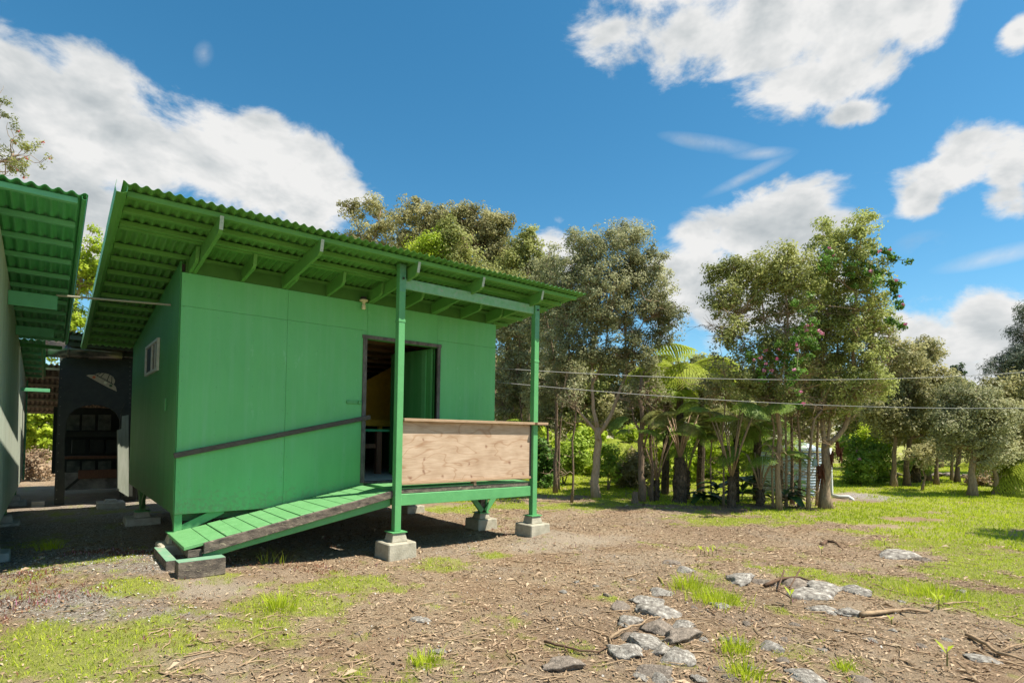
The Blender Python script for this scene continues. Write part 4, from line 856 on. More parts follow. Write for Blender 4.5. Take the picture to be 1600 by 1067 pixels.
# ------------------------------------------------------------------ inside, seen through the door
tb = thing('yellow_table', 'yellow wooden table against a sloping yellow board inside the cabin', 'table', (3.6, 2.2, .3))
MB().box(3.0, 4.4, 2.0, 2.6, 1.19, 1.225).build('tabletop', MAT['yellow_paint'], tb); MB().box(3.0, 4.4, 2.0, 2.03, 1.10, 1.188).build('apron', MAT['yellow_paint'], tb)
for x in (3.55, 4.33): MB().box(x, x+.07, 2.04, 2.11, .282, 1.098).build('leg', MAT['yellow_paint'], tb)
MB().prism([(2.9, 1.23), (4.5, 1.23), (4.5, 2.35), (4.1, 2.3), (2.9, 1.6)], 1, 2.61, 2.63).build('splashboard', MAT['yellow_paint'], tb)
bn = thing('green_bench', 'green topped bench on brown legs inside the cabin doorway', 'bench', (3.3, 1.3, .3))
MB().box(2.6, 3.38, 1.25, 1.55, 1.00, 1.04).build('bench_top', MAT['green_bench'], bn)
MB().box(3.16, 3.25, 1.30, 1.39, .282, .998).build('leg', MAT['brown_wood'], bn); MB().box(2.65, 2.74, 1.30, 1.39, .282, .998).build('leg', MAT['brown_wood'], bn); MB().box(2.75, 3.15, 1.33, 1.36, .72, .79).build('stretcher', MAT['brown_wood'], bn)

# ------------------------------------------------------------------ neighbouring building on the left
nb = thing('neighbouring_building', 'pale green walled building on the left edge with a green corrugated overhang', 'building', (-2.5, 3, -.4))
XW, XR = -1.56, -.975
def rz2(y): return 3.02-.100*(y+1.35)
NW, NG = MAT['neighbour_wall'], MAT['neighbour_green']
for a, b in ((-1.2+1.22*k, -1.2+1.22*(k+1)) for k in range(8)):
    MB().prism([(a+.003, -.12), (b-.003, -.12), (b-.003, rz2(b)-.08), (a+.003, rz2(a)-.08)], 0, XW-.012, XW).build('wall_panel', NW, nb, bevel=.0015)
MB().prism([(-1.2, -.12), (8.56, -.12), (8.56, rz2(8.56)-.08), (-1.2, rz2(-1.2)-.08)], 0, XW-3.2, XW-.014).build('wall_core', MAT['green_side'], nb)
MB().box(XW+.002, XW+.03, 8.50, 8.56, -.15, 2.0).build('corner_trim', NG, nb)
for k in range(19):
    y = -1.30+.56*k
    if y > 4.5: break
    MB().box(-4.7, XR-.04, y-.03, y+.03, rz2(y)-.05, rz2(y)-.001).build('purlin', NG, nb, bevel=.003)
sheets(nb, -4.8, XR, -1.38, 4.62, rz2, MAT['neighbour_roof'], per=8)
rake(nb, XR, -1.39, 4.62, rz2, MAT['neighbour_roof'], -1, .4)
for k in range(6): y = 5.0+.6*k; MB().box(-4.7, -1.30, y-.03, y+.03, rz2(y)-.05, rz2(y)-.001).build('purlin', NG, nb, bevel=.003)
sheets(nb, -4.8, -1.27, 4.66, 8.9, rz2, MAT['neighbour_roof'], per=8)
MB().box(-1.558, -1.12, 1.0, 1.04, 2.38, 2.545).build('outrigger_beam', NG, nb, bevel=.003)
MB().box(-1.558, -1.135, 3.0, 3.04, 2.29, 2.42).build('outrigger_beam', NG, nb, bevel=.003)
MB().box(-1.558, -1.16, 5.6, 5.63, 1.62, 1.68).build('outrigger_beam', NG, nb, bevel=.003)
MB().box(-1.558, -1.02, 4.6, 4.63, 2.30, 2.36).build('outrigger_beam', MAT['green_side'], nb, bevel=.003)
for y in (1.45, 4.45, 7.8):
    pier(-1.66, y, -.36 if y < 4 else -.40, {1.45: 'nearest concrete pier under the left building', 4.45: 'middle concrete pier under the left building', 7.8: 'farthest concrete pier under the left building'}[y], 'concrete_shade', plate=False)
    MB().box(-1.72, -1.63, y-.045, y+.045, -.40, -.11).build('leg', MAT['green_side'], nb)
a = on_y(62, 462, .9); b = on_x(257, 477, -.0)
rod = MB(); rod.tube([(-1.13, 1.02, 2.556), (-.014, .62, 2.55)], .013, 8); tag(rod.build('tie_rod', MAT['rod']), 'thin pale rod running between the two buildings under the eaves', 'rod')

# ------------------------------------------------------------------ black partition with the arch, at the back of the passage
YB = 7.25
bp_ = thing('black_partition', 'black plywood screen with an arched opening and a painted flying saucer', 'partition', (-.4, YB, -.5))
def py(u, v, y=YB): p = on_y(u, v, y); return (p[0], p[2])
L0, R0 = py(84, 789), py(212, 789); T0, T1 = py(94, 553), py(212, 560)
arch = [py(101, 770)] + [py(101, 690), py(103, 660), py(108, 648), py(118, 639), py(132, 634), (py(145, 632)), py(160, 634), py(172, 638), py(181, 645), py(187, 656), py(189, 690)] + [py(189, 770)]
outer = [L0, T0, T1, R0]
# panel = left jamb + right jamb + arched head, as one outline
poly = [L0, T0, T1, R0, (arch[-1][0], R0[1])] + arch[::-1] + [(arch[0][0], L0[1])]
def arched(y0, y1, polyg, name, mt, root):
    bm = bmesh.new(); o0 = origin(root); vs = [bm.verts.new((x-o0.x, y0-o0.y, z-o0.z)) for x, z in polyg]; f = bm.faces.new(vs)
    ex = bmesh.ops.extrude_face_region(bm, geom=[f]); bmesh.ops.translate(bm, verts=[v for v in ex['geom'] if isinstance(v, bmesh.types.BMVert)], vec=(0, y1-y0, 0))
    bmesh.ops.recalc_face_normals(bm, faces=bm.faces); bmesh.ops.triangulate(bm, faces=[f for f in bm.faces if len(f.verts) > 4])
    me = bpy.data.meshes.new(name); bm.to_mesh(me); bm.free(); me.materials.append(mt); o = bpy.data.objects.new(name, me); COL.objects.link(o); o.parent = root; return o
arched(YB, YB+.04, poly, 'panel', MAT['black_paint'], bp_)
m = MB()
for u in (99, 96.5): pass
for k in range(16):
    p = py(97-k*.6, 562+k*14.5); m.lathe((p[0], YB-.006, p[1]), [(.008, -.004), (.008, .004)], 6)
    p = py(203, 566+k*7); m.lathe((p[0], YB-.006, p[1]), [(.008, -.004), (.008, .004)], 6)
m.build('rivets', MAT['rod'], bp_)['kind'] = 'stuff'
def zb(zx, zy): return py(90+zx/8.89, 540+zy/8.89, YB-.004)
sc_body = [zb(400, 415), zb(430, 403), zb(520, 403), zb(640, 455), zb(780, 540), zb(810, 575), zb(822, 635), zb(700, 580), zb(560, 505), zb(450, 445)]
sc_dome = [zb(520, 400), zb(560, 383), zb(640, 380), zb(710, 395), zb(770, 430), zb(798, 480), zb(795, 510), zb(780, 536), zb(645, 452)]
arched(YB-.012, YB-.001, sc_body, 'saucer_rim', MAT['saucer'], bp_); arched(YB-.010, YB-.0012, sc_dome, 'saucer_dome', MAT['saucer'], bp_)
m = MB()
for (a1, b1), (a2, b2) in (((520, 403), (775, 540)), ((600, 383), (545, 412)), ((650, 384), (600, 435)), ((720, 402), (685, 490)), ((755, 425), (750, 520))):
    p = zb(a1, b1); q_ = zb(a2, b2); m.beam((p[0], YB-.0135, p[1]), (q_[0], YB-.0135, q_[1]), .012, .003, (0, 1, 0))
m.build('saucer_lines', MAT['saucer_line'], bp_)
for (zx, zy, mt) in ((505, 438, 'red_dot'), (662, 515, 'pale_dot'), (738, 556, 'green_dot')):
    p = zb(zx, zy); MB().tube([(p[0], YB-.012, p[1]), (p[0], YB-.017, p[1])], .03, 10).build('saucer_light', MAT[mt], bp_)
MB().box(py(80, 0)[0], py(100, 0)[0], YB-.05, YB+.1, -.68, -.50).build('foot_block', MAT['concrete_shade'], bp_)
# doors leaning open at the right side
dr = thing('weathered_door', 'narrow whitewashed weathered door standing open beside the black screen', 'door', (-.1, 6.4, -.3))
def pd(u, v, y): p = on_y(u, v, y); return (p[0], p[2])
arched(6.55, 6.59, [pd(183, 765, 6.55), pd(183, 672, 6.55), pd(190, 670, 6.55), pd(191, 650, 6.55), pd(201, 648, 6.55), pd(201, 776, 6.55)], 'door_leaf', MAT['whitewash'], dr)
arched(6.53, 6.549, [pd(184, 763, 6.53), pd(184, 674, 6.53), pd(187, 674, 6.53), pd(187, 764, 6.53)], 'door_batten', MAT['whitewash'], dr)
da = thing('black_arched_door', 'black round topped door folded open behind the whitewashed one', 'door', (0, 6.7, -.3))
arched(6.66, 6.70, [pd(187, 775, 6.66), pd(187, 660, 6.66), pd(190, 640, 6.66), pd(196, 628, 6.66), pd(202, 632, 6.66), pd(207, 650, 6.66), pd(207, 775, 6.66)], 'door_leaf', MAT['black_paint'], da)
p = pd(205, 690, 6.6); MB().tube([(p[0], 6.64, p[1]), (p[0], 6.60, p[1]+.01), (p[0]+.02, 6.60, p[1]+.07)], .008, 6).build('hook', MAT['rod'], da)
# dark store room behind the arch
st = thing('dark_store', 'dark lean to store with shelves and a grey counter behind the arch', 'store room', (0, 10, -.6))
YS = 10.2
def bx_(u0, v0, u1, v1, y, t, nm, mt):
    a = on_y(u0, v1, y); b = on_y(u1, v0, y); return MB().box(a[0], b[0], y, y+t, a[2], b[2]).build(nm, MAT[mt], st, bevel=.003)
bx_(80, 640, 230, 740, YS+.06, .04, 'back_wall', 'black_paint')
for u0 in (104, 128, 153):
    bx_(u0, 648, u0+21, 672, YS, .03, 'back_panel', 'grey_board'); bx_(u0, 720, u0+21, 737, YS, .03, 'back_panel', 'grey_board')
bx_(98, 675, 200, 682, YS-.5, .4, 'shelf', 'black_paint'); bx_(98, 712, 200, 717, 9.0, .4, 'shelf', 'brown_wood')
for u0 in (112, 140, 165): bx_(u0, 687, u0+22, 708, YS-.4, .3, 'storage_box', 'black_paint')
bx_(100, 736, 186, 766, 8.6, .05, 'counter_front', 'counter_board'); bx_(122, 733, 186, 748, 8.5, .05, 'counter_band', 'brown_wood')
p = on_y(104, 744, 8.58); q2 = on_y(124, 746, 8.58); 
MB().beam((on_y(102, 765, 8.57)[0], 8.57, on_y(102, 765, 8.57)[2]), (on_y(125, 746, 8.57)[0], 8.57, on_y(125, 746, 8.57)[2]), .02, .05).build('counter_brace', MAT['black_paint'], st)
def rz3(y): return 2.74-.13*(y-5.6)  # dark roof over the screen; its forward reach is added to block sun
for k in range(4):
    y = 5.8+.5*k; MB().box(-.90, 1.6, y-.03, y+.03, rz3(y)-.08, rz3(y)-.002).build('dark_batten', MAT['black_paint'], st)
sheets(st, -.93, 1.7, 5.62, 7.5, rz3, MAT['black_paint'], per=9)
_p = on_y(72, 570, 7.6); _q = on_y(72, 645, 11.2)
def rz4(y): return _p[2]+(_q[2]-_p[2])*(y-7.6)/3.6
for k in range(7):
    y = 7.75+.56*k; MB().box(-1.80, 1.6, y-.03, y+.03, rz4(y)-.05, rz4(y)-.002).build('batten', MAT['shed_batten'], st)
sheets(st, -1.82, 1.7, 7.58, 11.25, rz4, MAT['shed_roof'], per=9)
MB().box(.42, 1.6, 7.5, 11, -.6, 1.85).build('side_wall', MAT['black_paint'], st)
pp = thing('overhead_duct', 'thick glossy dark pipe slung above the black screen', 'pipe', (-.6, 6.9, 2.5))
a = on_y(55, 543, 6.6); b = on_y(190, 551, 6.6)
m = MB(); m.tube([a, a*.5+b*.5, b], .17, 20); m.build('pipe', MAT['black_pipe'], pp, smooth=True)
for t in (.0, .1, .35, .6): c = a*(1-t)+b*t; MB().tube([c, c+(b-a)*.02], .185, 20).build('collar', MAT['black_pipe'], pp)

# ------------------------------------------------------------------ water tank, downpipe, gravel pad, jug
tc_ = at(1264, 775); TD_ = depth_of(tc_)
tr_ = 51*TD_/F_PX; tk = thing('water_tank', 'pale blue corrugated water tank standing behind the tree trunks', 'water tank', (tc_[0], tc_[1], -.6))
tcen = np.array([tc_[0], tc_[1]])+FWD[:2]/np.linalg.norm(FWD[:2])*tr_
prof = [(tr_, .0)]; z = .0
while z < 1.2:
    for s in range(6): prof.append((tr_+.012*math.sin(s/6*2*math.pi), z+s*.076/6))
    z += .076
MB().lathe((tcen[0], tcen[1], -.62), prof, 48).build('tank_wall', MAT['tank'], tk, smooth=True)
MB().lathe((tcen[0], tcen[1], .63), [(tr_+.03, 0), (tr_*.5, .2), (.02, .32)], 32).build('tank_roof', MAT['tank'], tk, smooth=True)
a = at(1299, 776); D = depth_of(a)-.05
pts = [deep(1297, 700, D), deep(1298, 740, D), deep(1299, 770, D), deep(1301, 774, D-.1), deep(1312, 776, D-.25), deep(1326, 776, D-.4), deep(1332, 780, D-.45), deep(1333, 784, D-.47)]
tag(MB().tube(pts, .045, 10).build('downpipe', MAT['pvc'], smooth=True), 'white plastic pipe running down the tank and out over the gravel', 'pipe')
j = deep(1273, 722, 12.9); jg = thing('hanging_jug', 'pale upturned plastic jug hanging between two tree trunks', 'jug', tuple(j))
MB().lathe((j[0], j[1], j[2]-.09), [(.055, 0), (.06, .02), (.05, .13), (.03, .17)], 12).build('jug_body', MAT['jug'], jg); MB().lathe((j[0], j[1], j[2]+.085), [(.02, 0), (.022, .03), (.012, .045)], 8).build('cap', MAT['lime'], jg)
# rock wall far right behind the trees
for k in range(11):
    u = 1390+k*13+random.uniform(-4, 4); p = at(u, 747+random.uniform(-3, 3)); D = depth_of(p); o = bpy.data.objects.new('wall_boulder', RM.setdefault((k % 6, 'wall'), ROCKS[k % 6].copy()))
    if not o.data.materials: o.data.materials.append(MAT['rock_dark'])
    if 1: pass; COL.objects.link(o)
    o.location = (p[0], p[1], p[2]+.1); r = random.uniform(.22, .36); o.scale = (r, r*.8, r*.8); o.rotation_euler = (0, 0, random.uniform(0, 6)); tag(o, 'brownish boulder in the low heap behind the far lawn trees', 'boulder', 'boulders behind the far lawn')
# overhead cables
def cable(P, Q, sag, label):
    n = 40; pts = [tuple(P[i]*(1-t)+Q[i]*t-(sag*4*t*(1-t) if i == 2 else 0) for i in range(3)) for t in (k/n for k in range(n+1))]
    tag(MB().tube(pts, .0065, 5).build('overhead_cable', MAT['cable'], smooth=True), label, 'cable', 'overhead cables')
P = np.array([4.68, .6, 0.]); P = on_x(774, 575, 4.68); Q = deep(1760, 566, 13.5)
cable(P, Q, .30, 'upper grey cable crossing in front of the trees from the cabin')
P = on_x(776, 597, 4.68); Q = deep(1760, 633, 13.0)
cable(P, Q, .22, 'lower grey cable crossing in front of the trees from the cabin')

#@@VEG@@
# ------------------------------------------------------------------ vegetation
def leafcloud(C_, out, n_per, spread, size, rng, bright, dry=.06, up=.5, asp=.5):
    """C_ cluster centres (k,3), out outward directions; many small pointed leaves round each"""
    k = len(C_); n = k*n_per
    c = np.repeat(C_, n_per, 0); o = np.repeat(out, n_per, 0); sp_ = np.repeat(spread, n_per)[:, None]
    d = rng.normal(size=(n, 3)); d /= np.linalg.norm(d, axis=1)[:, None]
    pos = c + d*sp_*(rng.random(n)[:, None]**.45)*np.array([1, 1, .8]) + o*sp_*.3
    nrm = d*.7 + o*.5 + np.array([0, 0, up]) + rng.normal(size=(n, 3))*.55; nrm /= np.linalg.norm(nrm, axis=1)[:, None]
    t = rng.normal(size=(n, 3)); t -= nrm*(t*nrm).sum(1)[:, None]; t /= np.linalg.norm(t, axis=1)[:, None]; b = np.cross(nrm, t)
    L_ = size*rng.uniform(.6, 1.25, n)[:, None]; w = L_*asp
    V = np.stack([pos-t*L_*.5, pos+b*w*.5+nrm*L_*.06, pos+t*L_*.5, pos-b*w*.5+nrm*L_*.06], 1).reshape(-1, 3)
    Fc = np.arange(n*4).reshape(-1, 4)
    br = np.clip(np.repeat(bright, n_per)+rng.normal(0, .16, n), 0, 1); dr_ = np.where(rng.random(n) < dry, rng.uniform(.4, 1, n), 0)
    return V, Fc, np.repeat(np.stack([br, dr_, br*0], 1), 4, 0)
def clusters(blobs, per, rng, fill=.5, gap=.36):
    P = []; O = []
    for (c, r) in blobs:
        c = np.array(c); r = np.array(r); n = max(4, int(per*(r[0]*r[1]*r[2])**(1/3)*r[2]*8))
        d = rng.normal(size=(n, 3)); d /= np.linalg.norm(d, axis=1)[:, None]; rad = rng.random(n)**fill
        # uneven outline: radius depends on direction
        wob = .80+.42*vnoise(d[:, 0]*2.3+c[0]*3+7, d[:, 2]*2.3+d[:, 1]*1.9+c[2]*2)
        p = c+d*rad[:, None]*wob[:, None]*r
        k = (vnoise(p[:, 0]*1.7+p[:, 1]*1.1, p[:, 2]*1.9+p[:, 1]*.8) > gap) | (rng.random(n) < .3)
        P.append(p[k]); O.append(d[k])
    return np.concatenate(P), np.concatenate(O)
def limb(p, q, rng, n=6, wob=.08, bow=None):
    p = np.array(p, float); q = np.array(q, float); L_ = np.linalg.norm(q-p); mid = np.zeros(3) if bow is None else np.array(bow)
    pts = []
    for i in range(n+1):
        t = i/n; w = math.sin(math.pi*t); pts.append(p*(1-t)+q*t+mid*w+rng.normal(size=3)*L_*wob*.35*(w > 0.01))
    return pts
def tree(name, label, base, stems, blobs, per=26, leaf=.06, n_per=46, spread=.17, bark='bark_brown', lmat='leaf_ohia', seed=1, twigs=.6, group='ohia trees', cat='tree', dry=.08, gap=.36, asp=.5, flowers=0, fmat='petal_red', bare=0, fill=.5, extra=None):
    """base: world point; stems: list of (list of world points, r0, r1); blobs: (centre, radii)"""
    rng = np.random.default_rng(seed); leaf *= 1.28; n_per = int(n_per*1.36); per *= 1.4; gap -= .08; asp *= 1.12; spread *= 1.08
    root = thing(name, label, cat, tuple(base), group)
    m = MB(); nodes = []
    for pts, r0, r1 in stems:
        r0 *= .8; r1 *= .8
        pts = [np.array(p, float) for p in pts]; Q = []
        for a, b in zip(pts[:-1], pts[1:]):
            k = max(2, int(np.linalg.norm(b-a)/.35))
            for i in range(k): Q.append(a+(b-a)*i/k+rng.normal(size=3)*np.array([1, 1, .3])*r0*.22*(len(Q) > 0))
        Q.append(pts[-1]); n = len(Q); rs = [r0+(r1-r0)*(i/(n-1))**.8 for i in range(n)]
        if Q[0][2] < base[2]+.15: rs[0] *= 1.5; Q[0] = Q[0]-np.array([0, 0, .08])
        if len(rs) > 2 and Q[0][2] < base[2]+.15: rs[1] *= 1.12
        m.tube(Q, rs, 8); nodes += list(zip(Q, rs))
    m.build('trunk', MAT[bark], root, smooth=True)
    C_, O = clusters(blobs, per, rng, fill, gap); NP = np.array([p for p, r in nodes]); br = MB(); tw = MB()
    # boughs from the stems to each blob, twigs from the boughs to the clusters
    bn = []
    for (c, r) in blobs:
        c = np.array(c); r = np.array(r)
        for k in range(3 if r[2] > .4 else 2):
            tgt = c+rng.normal(size=3)*r*.4; cost = np.linalg.norm(NP-tgt, axis=1)+np.maximum(0, NP[:, 2]-tgt[2]+.2)*3; i = int(np.argmin(cost)); pts = limb(NP[i], tgt, rng, 6, .12)
            rr = min(nodes[i][1]*.65, .035+.012*np.linalg.norm(tgt-NP[i])); br.tube(pts, [rr*(1-.75*j/6) for j in range(7)], 5, False); bn += pts
    ALL = np.concatenate([NP, np.array(bn)]) if bn else NP
    for j in range(len(C_)):
        if rng.random() > twigs: continue
        c = C_[j]; cost = np.linalg.norm(ALL-c, axis=1)+np.maximum(0, ALL[:, 2]-c[2]+.1)*1.5; i = int(np.argmin(cost)); L_ = np.linalg.norm(c-ALL[i])
        if L_ > 1.6 or L_ < .04: continue
        mid = (ALL[i]+c)/2+rng.normal(size=3)*L_*.12+np.array([0, 0, -.08*L_]); rr = .005+.007*L_; tw.tube([ALL[i], mid, c], [rr, rr*.7, rr*.35], 3, False)
    LOW = np.where(ALL[:, 2] < np.quantile(ALL[:, 2], .6))[0]
    for j in range(bare):
        i = LOW[rng.integers(len(LOW))]; a = ALL[i]; d = rng.normal(size=3); d[2] = abs(d[2])*.3+.1; d /= np.linalg.norm(d); L_ = rng.uniform(.2, .6)
        pts = limb(a, a+d*L_, rng, 4, .25); tw.tube(pts, [.009, .008, .006, .004, .002], 3, False)
        for s in range(2): e = pts[2+s]; d2 = d+rng.normal(size=3)*.7; tw.tube([e, e+d2*L_*.35], [.004, .002], 3, False)
    if br.v: br.build('boughs', MAT[bark], root, smooth=True, fix=False)['kind'] = 'stuff'
    if tw.v: tw.build('twigs', MAT['twig_tan'] if bark != 'bark_dark' else MAT['bark_brown'], root, fix=False)['kind'] = 'stuff'
    bright = np.clip(-.05+1.1*vnoise(C_[:, 0]*1.3+5, C_[:, 2]*1.3+C_[:, 1])+rng.normal(0, .12, len(C_)), 0, 1)
    spd = spread*rng.uniform(.6, 1.3, len(C_)); V, Fc, T = leafcloud(C_, O, n_per, spd, leaf, rng, bright, dry, asp=asp)
    npmesh('crown', V, Fc, MAT[lmat], root, tint=T)
    if flowers:
        k = rng.choice(len(C_), min(flowers, len(C_)), replace=False); V, Fc, T = leafcloud(C_[k]+O[k]*spread*.8, O[k], 14, np.full(len(k), .06), .05, rng, np.full(len(k), .5), 0, asp=.8)
        npmesh('blossoms', V, Fc, MAT[fmat], root, tint=T)['kind'] = 'stuff'
    return root
def B(D, *l, sq=.85, jit=.35, seed=0):
    """crown masses: photograph centre and half-size at distance D -> world ellipsoids"""
    q = random.Random(seed+int(D*10)); out = []
    for e in l:
        u, v, a, b = e[:4]; dd = D+(e[4] if len(e) > 4 else q.uniform(-jit, jit)); rx = a*dd/F_PX; rz_ = b*dd/F_PX
        out.append((deep(u, v, dd), (rx*1.0, max(rx, rz_)*sq, rz_)))
    return out
def stem(D, pts, r0, r1, d0=0., d1=0.):
    n = len(pts); return ([deep(u, v, D+d0+(d1-d0)*i/(n-1)) for i, (u, v) in enumerate(pts)], r0, r1)
def gstem(u, v, pts, r0, r1, d1=0.):
    p = gat(u, v); D = depth_of(p); s = stem(D, [(u, v)]+pts, r0, r1, 0, d1); s[0][0] = p; return s, D, p

# main forked tree, right of the porch
s0, D, p = gstem(932, 778, [(933, 730), (935, 690), (934, 668)], .125, .105)
T = [s0, stem(D, [(934, 672), (928, 640), (925, 610), (926, 570), (932, 500), (925, 440)], .075, .02, 0, .2),
     stem(D, [(934, 676), (915, 655), (895, 632), (882, 608), (888, 570), (890, 520), (880, 470)], .05, .015, 0, -.3),
     stem(D, [(936, 678), (955, 648), (964, 622), (976, 590), (978, 550), (976, 500), (985, 430)], .07, .02, 0, .1),
     stem(D, [(966, 622), (985, 627), (1003, 621), (1006, 600), (1022, 590)], .025, .008, 0, -.3), stem(D, [(926, 600), (945, 560), (950, 500), (955, 430)], .035, .012, 0, .4), stem(D, [(978, 548), (995, 520), (1020, 480)], .03, .01, 0, -.2)]
tree('ohia_tree', 'forked pale trunked tree with a tall dense crown just right of the porch', p, T,
     B(D, (985, 395, 48, 42), (935, 400, 45, 38), (1010, 430, 40, 48), (900, 440, 42, 45), (950, 455, 60, 50), (985, 370, 30, 22), (1022, 475, 30, 30), (1043, 490, 18, 26), (905, 495, 42, 38), (960, 500, 60, 35), (875, 480, 26, 42), (905, 380, 26, 18), (872, 545, 30, 34), (1000, 545, 36, 26), (920, 545, 40, 26), (962, 560, 40, 20), (1040, 520, 20, 18), (880, 600, 26, 24)),
     per=23, leaf=.048, n_per=52, bark='bark_pale', seed=2, bare=330, gap=.42, twigs=.85)
# slender crowded trees left of it, behind the far post
s0, D, p = gstem(868, 770, [(868, 700), (870, 640), (866, 560), (850, 480)], .075, .03)
tree('ohia_tree', 'slender dark trunked tree standing between the far post and the forked tree', p, [s0, stem(D+.6, [(872, 766), (874, 690), (880, 610), (875, 520)], .05, .02)],
     B(D+.6, (850, 420, 30, 34), (865, 470, 30, 44), (848, 520, 30, 40), (870, 400, 14, 22), (880, 590, 32, 40), (846, 600, 30, 44), (860, 650, 22, 20)), per=18, leaf=.055, n_per=42, bark='bark_dark', seed=3, bare=120, gap=.44)
s0, D, p = gstem(893, 785, [(896, 740), (894, 690), (900, 640), (896, 600)], .035, .02)
tree('ohia_sapling', 'thin leaning dark sapling in front of the forked tree', p, [s0], B(D, (900, 585, 22, 22), (890, 625, 16, 16)), per=14, leaf=.05, n_per=30, bark='bark_dark', seed=4, bare=30)
for i, (u, D, h, lab) in enumerate([(790, 17.5, 640, 'thin trunk at the corner of the cabin, first of the grove behind the deck'), (812, 17, 620, 'second slim tree of the grove behind the deck'), (850, 18, 600, 'slim tree behind the far porch post')]):
    p = deep(u, 765, D); p[2] = -.6; 
    tree('slender_tree', lab, p, [([p, deep(u+6, 680, D), deep(u-4, h-40, D), deep(u+5, h-130, D)], .06, .02)], B(D, (u-4, 510, 34, 36), (u+10, 575, 34, 40), (u-6, 620, 26, 34), seed=i), per=17, leaf=.065, n_per=34, bark='bark_dark', seed=30+i, bare=70, gap=.46, group='slim grove trees')
# crowns rising over the cabin roof
def over(u, D, label, blobs, seed, lm='leaf_ohia_far', per=15, leaf=.085, n_per=44, gap=.42, fl=0, tw=.75, sp=.25, stems=None):
    p = deep(u, 720, D); p[2] = -.6; st_ = stems or [([p, deep(u+3, 560, D), deep(u-4, 460, D), deep(u+4, 380, D)], .16, .04)]
    return tree('ohia_tree', label, p, st_, B(D, *blobs, seed=seed), per=per, leaf=leaf, n_per=n_per, spread=sp, bark='bark_brown', lmat=lm, seed=seed, gap=gap, flowers=fl, twigs=tw, group='trees behind the cabin', dry=.12)
over(572, 24, 'thin crowned tree leftmost above the cabin roof', [(560, 335, 26, 20), (590, 325, 18, 16), (572, 372, 34, 26), (602, 352, 16, 20), (545, 320, 14, 10), (612, 388, 20, 16), (540, 368, 12, 10)], 40, gap=.5, per=10,
     stems=[([np.array([*deep(572, 720, 24)[:2], -.6]), deep(575, 560, 24), deep(570, 440, 24), deep(566, 380, 24), deep(548, 330, 24)], .15, .02), ([deep(570, 410, 24), deep(585, 370, 24), deep(595, 330, 24)], .06, .02)])
over(650, 23, 'brownish rounded tree second from the left above the cabin roof', [(648, 335, 28, 22), (632, 360, 22, 24), (675, 350, 32, 26), (700, 340, 26, 20), (650, 385, 30, 20), (700, 385, 30, 26)], 41, fl=6)
over(770, 23, 'dark leaved tree with red blossoms above the middle of the roof', [(745, 348, 30, 24), (770, 360, 28, 26), (785, 345, 16, 12), (750, 395, 34, 30), (728, 330, 16, 10), (725, 370, 20, 22), (755, 440, 36, 26), (788, 400, 22, 30)], 42, fl=26)
over(825, 20.5, 'tree with several green domes above the right end of the roof', [(820, 395, 26, 28), (800, 420, 28, 26), (830, 372, 14, 14), (815, 460, 36, 26), (845, 425, 20, 30), (838, 500, 24, 24)], 43, lm='leaf_olive', leaf=.08)
over(668, 18.5, 'bright yellow green bushy crown poking above the roof', [(655, 395, 20, 20), (668, 380, 16, 16), (680, 400, 20, 18), (690, 372, 10, 12), (642, 405, 12, 10)], 44, lm='leaf_bright', leaf=.07, gap=.3)
over(725, 19, 'olive green crown low behind the middle of the roof', [(705, 400, 26, 26), (730, 420, 30, 28), (700, 360, 14, 22), (760, 440, 30, 22), (715, 372, 16, 16), (790, 450, 30, 22)], 45, lm='leaf_olive', leaf=.075, fl=5)
over(790, 25, 'shadowy tall tree filling the gap behind the far post', [(800, 520, 50, 50), (830, 560, 50, 50), (790, 590, 40, 40)], 46, leaf=.07, per=6, gap=.55)
# right hand cluster in front of the tank
s0, D, p = gstem(1291, 795, [(1291, 760), (1292, 715), (1290, 693)], .15, .10)
T = [s0, stem(D, [(1290, 700), (1284, 660), (1282, 600), (1290, 520), (1300, 440), (1302, 380)], .07, .02, 0, .4), stem(D, [(1291, 696), (1310, 680), (1326, 655), (1332, 600), (1335, 520), (1338, 430), (1345, 370)], .085, .02, 0, -.2),
     stem(D, [(1292, 698), (1300, 640), (1308, 560), (1310, 480)], .05, .015, 0, .3), stem(D, [(1330, 640), (1350, 590), (1362, 520)], .035, .01, 0, -.1)]
tree('ohia_tree', 'tallest thick trunked tree in front of the blue tank, dead fronds hanging from it', p, T,
     B(D, (1345, 368, 26, 30), (1325, 385, 20, 28), (1293, 375, 20, 28), (1290, 405, 26, 28), (1350, 415, 34, 32), (1310, 440, 42, 36), (1360, 460, 28, 36), (1325, 500, 50, 40), (1370, 510, 22, 30), (1290, 500, 38, 40), (1345, 560, 34, 36), (1300, 560, 40, 34), (1368, 560, 16, 24), (1350, 340, 12, 12), (1284, 352, 12, 10), (1270, 450, 26, 34), (1262, 600, 34, 30), (1320, 610, 44, 30), (1365, 600, 30, 26), (1290, 640, 26, 18), (1262, 530, 28, 30)),
     per=22, leaf=.05, n_per=46, seed=6, bare=420, gap=.4, twigs=.9, lmat='leaf_green')
s0, D, p = gstem(1217, 797, [(1216, 740), (1218, 680), (1213, 640), (1216, 600)], .07, .055)
T = [s0, stem(D, [(1216, 610), (1205, 560), (1195, 500), (1185, 430)], .045, .015, 0, .2), stem(D, [(1216, 612), (1228, 560), (1232, 490), (1225, 420)], .045, .015, 0, -.2), stem(D, [(1217, 640), (1240, 600), (1255, 540)], .03, .01, 0, .1), stem(D, [(1215, 640), (1195, 610), (1170, 560), (1150, 500)], .03, .01, 0, .2)]
